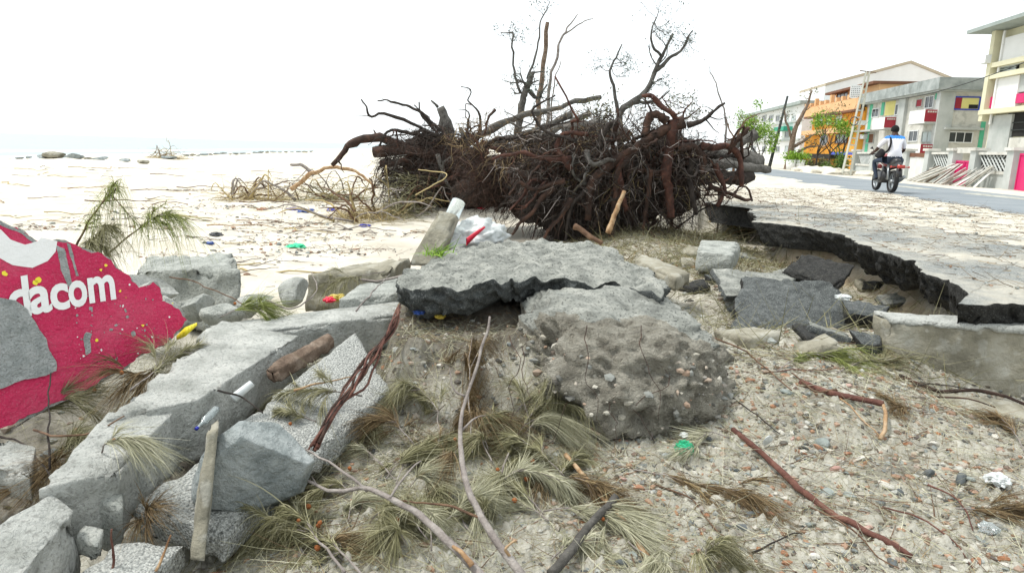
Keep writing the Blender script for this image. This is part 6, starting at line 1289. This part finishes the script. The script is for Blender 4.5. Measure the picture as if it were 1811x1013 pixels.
# ------------------------------------------------------------------ stones on the gravel slope
rs = random.Random(12); KINDS = [('stone_grey', 'smooth grey-green stone lying on the gravel slope', 'grey stones on the slope'), ('stone_dark', 'dark slate stone lying on the gravel slope', 'dark stones on the slope'), ('brick_orange', 'orange brick fragment lying on the gravel slope', 'brick fragments on the slope'), ('stone_pale', 'pale limestone piece lying on the gravel slope', 'pale stones on the slope'), ('stone_pink', 'pinkish stone chip lying on the gravel slope', 'pinkish stones on the slope')]
protos = {}
for ki, (m, lab, grp) in enumerate(KINDS):
    protos[ki] = []
    for v in range(5):
        V, F = rock_geo((1, .75, .5), 700 + ki * 7 + v, 2, 7, .08); me = fast_mesh('stone', V, F, v % 2 == 0); me.materials.append(MATS[m]); protos[ki].append(me)
fixed = [(1285, 690, .035, 1), (1390, 705, .05, 0), (1450, 790, .05, 0), (1420, 800, .04, 1), (1480, 835, .035, 4), (1640, 848, .05, 1), (1460, 880, .04, 0), (1505, 880, .045, 0), (1325, 915, .04, 1), (1355, 945, .04, 0), (1315, 945, .035, 1), (1365, 918, .03, 2), (1565, 862, .04, 3), (1680, 800, .035, 2), (1400, 770, .03, 3), (1535, 690, .03, 3), (1650, 725, .03, 2), (1230, 690, .03, 0), (1440, 900, .035, 4), (1130, 870, .03, 2), (1105, 850, .03, 4), (1590, 760, .03, 2), (1700, 850, .05, 1), (1330, 680, .03, 2), (1760, 965, .03, 2), (1440, 990, .03, 3), (1240, 875, .03, 1)]
spots = list(fixed)
while len(spots) < 270:
    x = rs.uniform(1010, 1811); y = rs.uniform(650, 1010)
    if (y < 720 and x < 1230) or (x > 1600 and y < 780): continue
    spots.append((x, y, rs.choice((.01, .012, .015, .018, .024, .03)), rs.choice((0, 0, 1, 2, 2, 3, 3, 4))))
STONES = []
for i, (x, y, s, ki) in enumerate(spots):
    p = ground_px(x, y, 400); o = bpy.data.objects.new('stone', rs.choice(protos[ki])); COL.objects.link(o); o.location = p + [0, 0, s * .12]; q = s * rs.uniform(.85, 1.25); o.scale = (q, q * rs.uniform(.7, 1.1), q * rs.uniform(.7, 1.2)); o.rotation_euler = (rs.uniform(-.5, .5), rs.uniform(-.5, .5), rs.uniform(0, 6.3)); tag(o, KINDS[ki][1], 'stone', KINDS[ki][2]); STONES.append(o)
MK = {'the green netting': gp(1210, 796), 'the upper end of the long red stick': gp(1300, 765), 'the middle of the long red stick': gp(1440, 885), 'the lower end of the long red stick': gp(1612, 987), 'the bent red-brown stick': gp(1500, 700), 'its broken orange end': gp(1560, 770), 'the upright white paper scrap': gp(1358, 780), 'the crumpled white plastic bag': gp(1764, 850), 'the crumpled clear plastic': gp(1748, 936), 'the peeled orange stick': gp(1080, 900), 'the bottom right corner': gp(1800, 1005), 'the olive sprig at the bottom edge': gp(1250, 985), 'the hollow slab': gp(1680, 770), 'the right foot of the gravel lump': gp(1260, 690)}
MK['the broken orange stick end'] = MK.pop('its broken orange end')
for ki, ph in enumerate(('grey-green stone', 'dark slate stone', 'orange brick fragment', 'pale limestone piece', 'pinkish stone chip')): single_out([o for o, s in zip(STONES, spots) if s[3] == ki], ph, MK)
def scatter_rocks(name, pts, smin, smax, m, seed, label):
    V0, F0 = ico(1); F0 = np.array(F0); r = np.random.RandomState(seed); n = len(pts); s = r.uniform(0, 1, n) ** 3 * (smax - smin) + smin
    sc = s[:, None, None] * r.uniform(.5, 1.2, (n, 1, 3)) * [1, 1, .7]; V = V0[None] * (1 + r.uniform(-.28, .28, (n, len(V0), 1))) * sc; a = r.uniform(0, 6.28, n); ca, sa = np.cos(a)[:, None], np.sin(a)[:, None]
    V = np.stack([V[..., 0] * ca - V[..., 1] * sa, V[..., 0] * sa + V[..., 1] * ca, V[..., 2]], 2) + pts[:, None, :]; F = (F0[None] + (np.arange(n) * len(V0))[:, None, None]).reshape(-1, 3); return tag(obj(name, V.reshape(-1, 3), F, m, None, False), label, kind='stuff')
mat('gravel_mix', [(.3, .13, .06), (.4, .38, .32), (.1, .11, .11), (.26, .28, .265), (.5, .48, .42), (.16, .135, .1), (.07, .075, .075), (.36, .21, .13), (.22, .24, .23)], 3, .88, island=True)
r = np.random.RandomState(33)
def region(n, x0, x1, y0, y1, cond=None):
    x = r.uniform(x0, x1, n); y = r.uniform(y0, y1, n)
    if cond is not None: k = cond(x, y); x, y = x[k], y[k]
    return np.stack([x, y, height(x, y) + .002], 1)
scatter_rocks('gravel', region(23000, -.9, 3.6, 2.0, 4.7, lambda x, y: (r.rand(len(x)) < .35 + .65 * (x > .2))), .0025, .026, 'gravel_mix', 5, 'loose gravel strewn over the sandy slope')
scatter_rocks('scour_rubble', np.concatenate([region(1600, .9, 4.2, 4.4, 9.5), region(900, -3.2, -.5, 1.8, 4.6), region(600, 3.0, 4.3, 5, 12)]), .004, .045, 'gravel_mix', 6, 'small rubble in the scour hole and between the slabs')
mat('lump_stones', [(.2, .19, .155), (.36, .34, .28), (.1, .1, .09), (.42, .4, .34), (.3, .2, .14), (.25, .26, .24), (.07, .065, .055)], 3, .92, island=True)
sel = r.choice(len(W_LUMP), 1000, replace=False); scatter_rocks('lump_pebbles', W_LUMP[sel] + [0, .003, -.004], .003, .034, 'lump_stones', 15, 'stones cemented into the gravel lump and the sand face')
# dead needles and fibres lying everywhere on the near ground
def litter_mesh(name, pts, L, w, m, seed, label, flat=.12, lift=.006, bend=.3):
    q = np.random.RandomState(seed); n = len(pts); D = unit_rows(q.normal(size=(n, 3)) * [1, 1, flat]); V, F = blades(pts + [0, 0, lift], D, q.uniform(.3, 1, n) * L, w, .02, seed, 4, bend); return tag(obj(name, V, F, m), label, kind='stuff')
litter_mesh('needle_litter', region(7500, -1.0, 3.6, 2.0, 4.8), .15, .0012, 'needle_brown', 1, 'brown dead needles strewn over the near sand'); litter_mesh('pale_litter', region(9000, -1.2, 3.2, 2.0, 4.6), .17, .0014, 'needle_pale', 2, 'pale dead needles strewn over the near sand')
litter_mesh('twig_litter', region(1500, -1.2, 3.8, 2.0, 7.5), .26, .0024, 'stick_brown', 3, 'small twigs strewn over the near sand', .08)
litter_mesh('rubble_litter', region(3500, -3.4, -.4, 1.9, 5.2), .2, .0014, 'needle_olive', 4, 'olive needles caught between the rubble', .35, .02); litter_mesh('scour_litter', region(5000, 1.2, 4.4, 4.4, 11.5), .3, .003, 'needle_olive', 5, 'dry grass and needles in the scour hole', .5, .02)
x = r.uniform(.9, 3.9, 5200); y = r.uniform(7.5, 13, 5200); P = np.stack([x, y, height(x, y)], 1); D = unit_rows(r.normal(size=(5200, 3)) * [.6, .6, .3] + [0, 0, .8]); V, F = blades(P, D, r.uniform(.08, .38, 5200), .004, .9, 7, 5, .3)
tag(obj('bank_grass', V, F, 'needle_olive'), 'dry drooping grass on the bank behind the slab', kind='stuff')
x = r.uniform(.9, 3.9, 2600); y = r.uniform(7.5, 13, 2600); P = np.stack([x, y, height(x, y)], 1); V, F = blades(P, unit_rows(r.normal(size=(2600, 3)) * [.7, .7, .2] + [0, 0, .5]), r.uniform(.1, .45, 2600), .004, .8, 8, 5, .3); tag(obj('bank_brush', V, F, 'needle_brown'), 'brown dead brush on the bank behind the slab', kind='stuff')

# ------------------------------------------------------------------ debris on the road apron and the beach
def stick_proto(seed, bend):
    q = np.random.RandomState(seed); P = wob(np.linspace([-.5, 0, 0], [.5, 0, 0], 9), bend, 3, seed); return MB().tube(P, np.linspace(.02, .011, 9), 5, True, .2, seed)
def scatter_sticks(marks, pts, Ls, mats_, label, group, seed, name='stick', cat='stick', ang=None, thick=1.0):
    q = random.Random(seed); pr = []
    for j, m in enumerate(mats_):
        for v in range(3):
            mb = stick_proto(seed + j * 5 + v, .12); me = fast_mesh(name, np.concatenate(mb.V), mb.F); me.materials.append(MATS[m]); pr.append(me)
    made = []
    for p in pts:
        o = bpy.data.objects.new(name, q.choice(pr)); made.append(o); COL.objects.link(o); L = q.uniform(*Ls); o.location = p; o.scale = (L, L * thick * q.uniform(.5, 1.1), L * thick * .7); o.rotation_euler = (0, q.uniform(-.05, .05), (q.uniform(0, 6.28) if ang is None else q.gauss(*ang))); tag(o, label, cat, group)
    single_out(made, label, marks)
q = random.Random(5); pts = []
while len(pts) < 85:
    x, y = q.uniform(3.6, 10.2), q.uniform(4.9, 18) ** 1.0
    if x - np.interp(y, EDGE[:, 0], EDGE[:, 1]) < .2 or x > road_x(y) - .3: continue
    pts.append((x, y, max(.66, gz(x, y)) + .012))
RM = {'the far corner of the broken road edge': at_z(1260, 357, .66), 'the middle of the broken road edge': at_z(1500, 420, .66), 'the near corner of the broken road edge': at_z(1719, 525, .66), 'the motorcycle': rear, 'the retaining wall': at_z(1811, 560, .66), 'the road before the plank pile': at_z(1760, 380, .66), 'the right picture edge': at_z(1800, 450, .66), 'the log ends': at_z(1350, 335, .66)}
scatter_sticks(RM, pts, (.15, .6), ('stick_brown', 'stick_red', 'stick_grey'), 'twig on the road shoulder', 'twigs on the road shoulder', 1, thick=.8)
xx = r.uniform(3.6, 10.4, 5000); yy = r.uniform(4.8, 20, 5000); kk = (xx - np.interp(yy, EDGE[:, 0], EDGE[:, 1]) > .12) & (xx < [road_x(v) for v in yy]); P = np.stack([xx[kk], yy[kk], np.maximum(.662, height(xx[kk], yy[kk])) + .006], 1)
litter_mesh('road_litter', P, .22, .003, 'needle_brown', 9, 'dead needles and twigs strewn over the road shoulder', .04, .004); scatter_rocks('road_gravel', P[:2500], .004, .02, 'gravel_mix', 8, 'loose stones on the road shoulder')
pts = []
while len(pts) < 130:
    x, y = q.uniform(0, 770), 296 + 200 * q.random() ** 1.3
    if x < 330 and y > 400: continue
    p = ground_px(x, y, 300); pts.append((p[0], p[1], p[2] + .02))
BM = {'the blue plastic heap': ground_px(540, 375), 'the green-grey bottle': ground_px(522, 438), 'the weathered concrete block': ground_px(330, 445), 'the tallest casuarina shoot': ground_px(140, 420), 'the lone brown brush pile': ground_px(440, 335), 'the arching branch': ground_px(590, 325), 'the flat branch tangle': ground_px(650, 365), 'the leaning concrete post': ground_px(730, 450), 'the left waterline rocks': ground_px(60, 292), 'the reddish brush heap': ground_px(300, 294), 'the left picture edge': ground_px(10, 340), 'the lone brown lump': ground_px(465, 372), 'the violet strip': ground_px(645, 400)}
scatter_sticks(BM, pts, (.3, 1.5), ('stick_brown', 'stick_orange', 'stick_grey', 'straw'), 'driftwood stick on the beach', 'driftwood sticks on the beach', 2, 'driftwood_stick', 'driftwood', (.1, .5), .75)
cx, cy = r.uniform(-9, -1, 90), r.uniform(6, 26, 90); ci = r.randint(0, 90, 3000); xx = np.concatenate([r.uniform(-9, -1, 350), cx[ci] + r.normal(size=3000) * .6]); yy = np.concatenate([r.uniform(5.5, 30, 350), cy[ci] + r.normal(size=3000) * .13]); kk = (yy > 5.6) & (xx < .8); P = np.stack([xx[kk], yy[kk], height(xx[kk], yy[kk]) + .004], 1)
litter_mesh('beach_fibres', P, .2, .004, 'stick_brown', 10, 'flotsam of twigs and fibres on the beach', .06, .005); scatter_rocks('beach_pebbles', P[:2600], .006, .05, 'gravel_mix', 9, 'pebbles and bits of rubbish strewn on the beach')
def brush(px0, px1, py, Y, n, hgt, label, seed, m=('stick_brown', 'straw', 'stick_grey'), Ls=(.5, 1.8), fib=700):
    a, b = at_d(px0, py, Y), at_d(px1, py, Y); a[2] = gz(a[0], a[1]); b[2] = gz(b[0], b[1]); root = thing('brush_pile', (a + b) / 2, label, 'brush pile', 'brush piles on the beach'); w = np.random.RandomState(seed)
    for k in range(n):
        p = a + (b - a) * w.rand() + w.normal(size=3) * [0, .3, 0]; d = unit(np.array([w.normal(), w.normal() * .5, w.uniform(0, .35)])); L = w.uniform(*Ls); p[2] = gz(p[0], p[1]) + .03; Q = [p, p + d * L * .35 + [0, 0, hgt * w.rand()], p + d * L * .7 + [0, 0, hgt * w.rand()], p + d * L + [0, 0, -.02]]
        Q[-1][2] = max(Q[-1][2], gz(Q[-1][0], Q[-1][1]) + .02); root_part(root, Q, w.uniform(.015, .04), .008, m[k % len(m)], 12, 5, .06, seed * 31 + k, 'branch', twigs=3)
    O = a + (b - a) * w.rand(fib, 1) + w.normal(size=(fib, 3)) * [.2, .35, .0]; O[:, 2] = height(O[:, 0], O[:, 1]) + w.rand(fib) ** 2 * hgt; V, F = blades(O, unit_rows(w.normal(size=(fib, 3)) * [1, .7, .35]), w.uniform(.1, .55, fib), .006, .4, seed, 4, .3); s_ = obj('dry_twigs', V, F, 'straw' if seed % 2 else 'needle_olive', root); s_['kind'] = 'stuff'
brush(400, 520, 330, 17.5, 16, .35, 'low brown brush pile alone on the mid beach, left of the arching branch', 1); brush(530, 650, 322, 17.5, 14, .5, 'dry tangle of branches under the arching branch', 2); brush(600, 705, 362, 14, 14, .25, 'flat tangle of branches in front of the far roots', 3); brush(690, 745, 350, 14.5, 12, .8, 'upright straw-coloured brush against the far root plate', 4, Ls=(.4, 1.1), fib=900); brush(265, 330, 292, 40, 8, .6, 'reddish brush heap near the shoreline rocks', 5, Ls=(.8, 2)); brush(1270, 1330, 352, 13.2, 8, .15, 'twiggy debris on the far corner of the road shoulder', 6, Ls=(.4, 1.2), fib=400); brush(680, 740, 472, 6.4, 7, .12, 'small heap of twigs against the left end of the slab', 7, Ls=(.2, .6), fib=250)
stick(Dl((515, 335, 16.5), (545, 312, 16.5), (585, 297, 16.5), (630, 305, 16.5), (665, 330, 16.3)), .06, .03, 'stick_orange', 'long branch arching over the beach left of the roots', 'branch', 'arching_branch', seed=91, n=24, a=.04, parts=[(Dl((555, 310, 16.5), (535, 292, 16.5), (514, 291, 16.5)), .05, .03, 'stick_grey', 'side_branch')])
stick(Dl((735, 345, 10.9), (790, 310, 11.5), (740, 300, 12.5)), .012, .008, 'straw', 'straw-coloured reed before the far root plate', seed=92); stick(Dl((1075, 412, 9.9), (1090, 375, 10.0), (1104, 338, 10.1)), .045, .03, 'stick_orange', 'split orange stake standing before the near root plate', 'stake', 'stake', seed=93, a=.01); stick(Dl((1065, 430, 8.6), (1040, 415, 8.7), (1016, 400, 8.8)), .03, .04, 'stick_brown', 'short pale broken branch behind the slab', seed=94, a=.01)
# rocks along the waterline
SR = []; rk = random.Random(9); RX = [(10, 283, 1.0), (35, 286, .55), (50, 285, .6), (95, 283, 1.5), (75, 284, .8), (130, 286, 1.3), (155, 286, .6), (178, 285, .9), (222, 287, .8), (252, 286, .9), (300, 290, 1.0)] + [(330 + k * 11, 286 - k * .62, rk.uniform(.5, 1.0)) for k in range(21)]
for k, (x, y, s) in enumerate(RX):
    Y = 33 + max(0, x - 260) * .15; p = at_d(x, y, Y); V, F = rock_geo((s * .42, s * .36, s * .14), 800 + k, 3, 9, .08, (0, 0, k)); o = obj('shore_rock', V + [p[0], p[1], gz(p[0], p[1]) + s * .1], F, 'basalt' if k % 3 else 'concrete_old')
    tag(o, 'rock', 'rock', 'rocks along the waterline'); SR.append((x, o))
for i, (x, o) in enumerate(sorted(SR, key=lambda t: t[0])): o['label'] = nth(i + 1) + ' rock from the left in the line along the water'
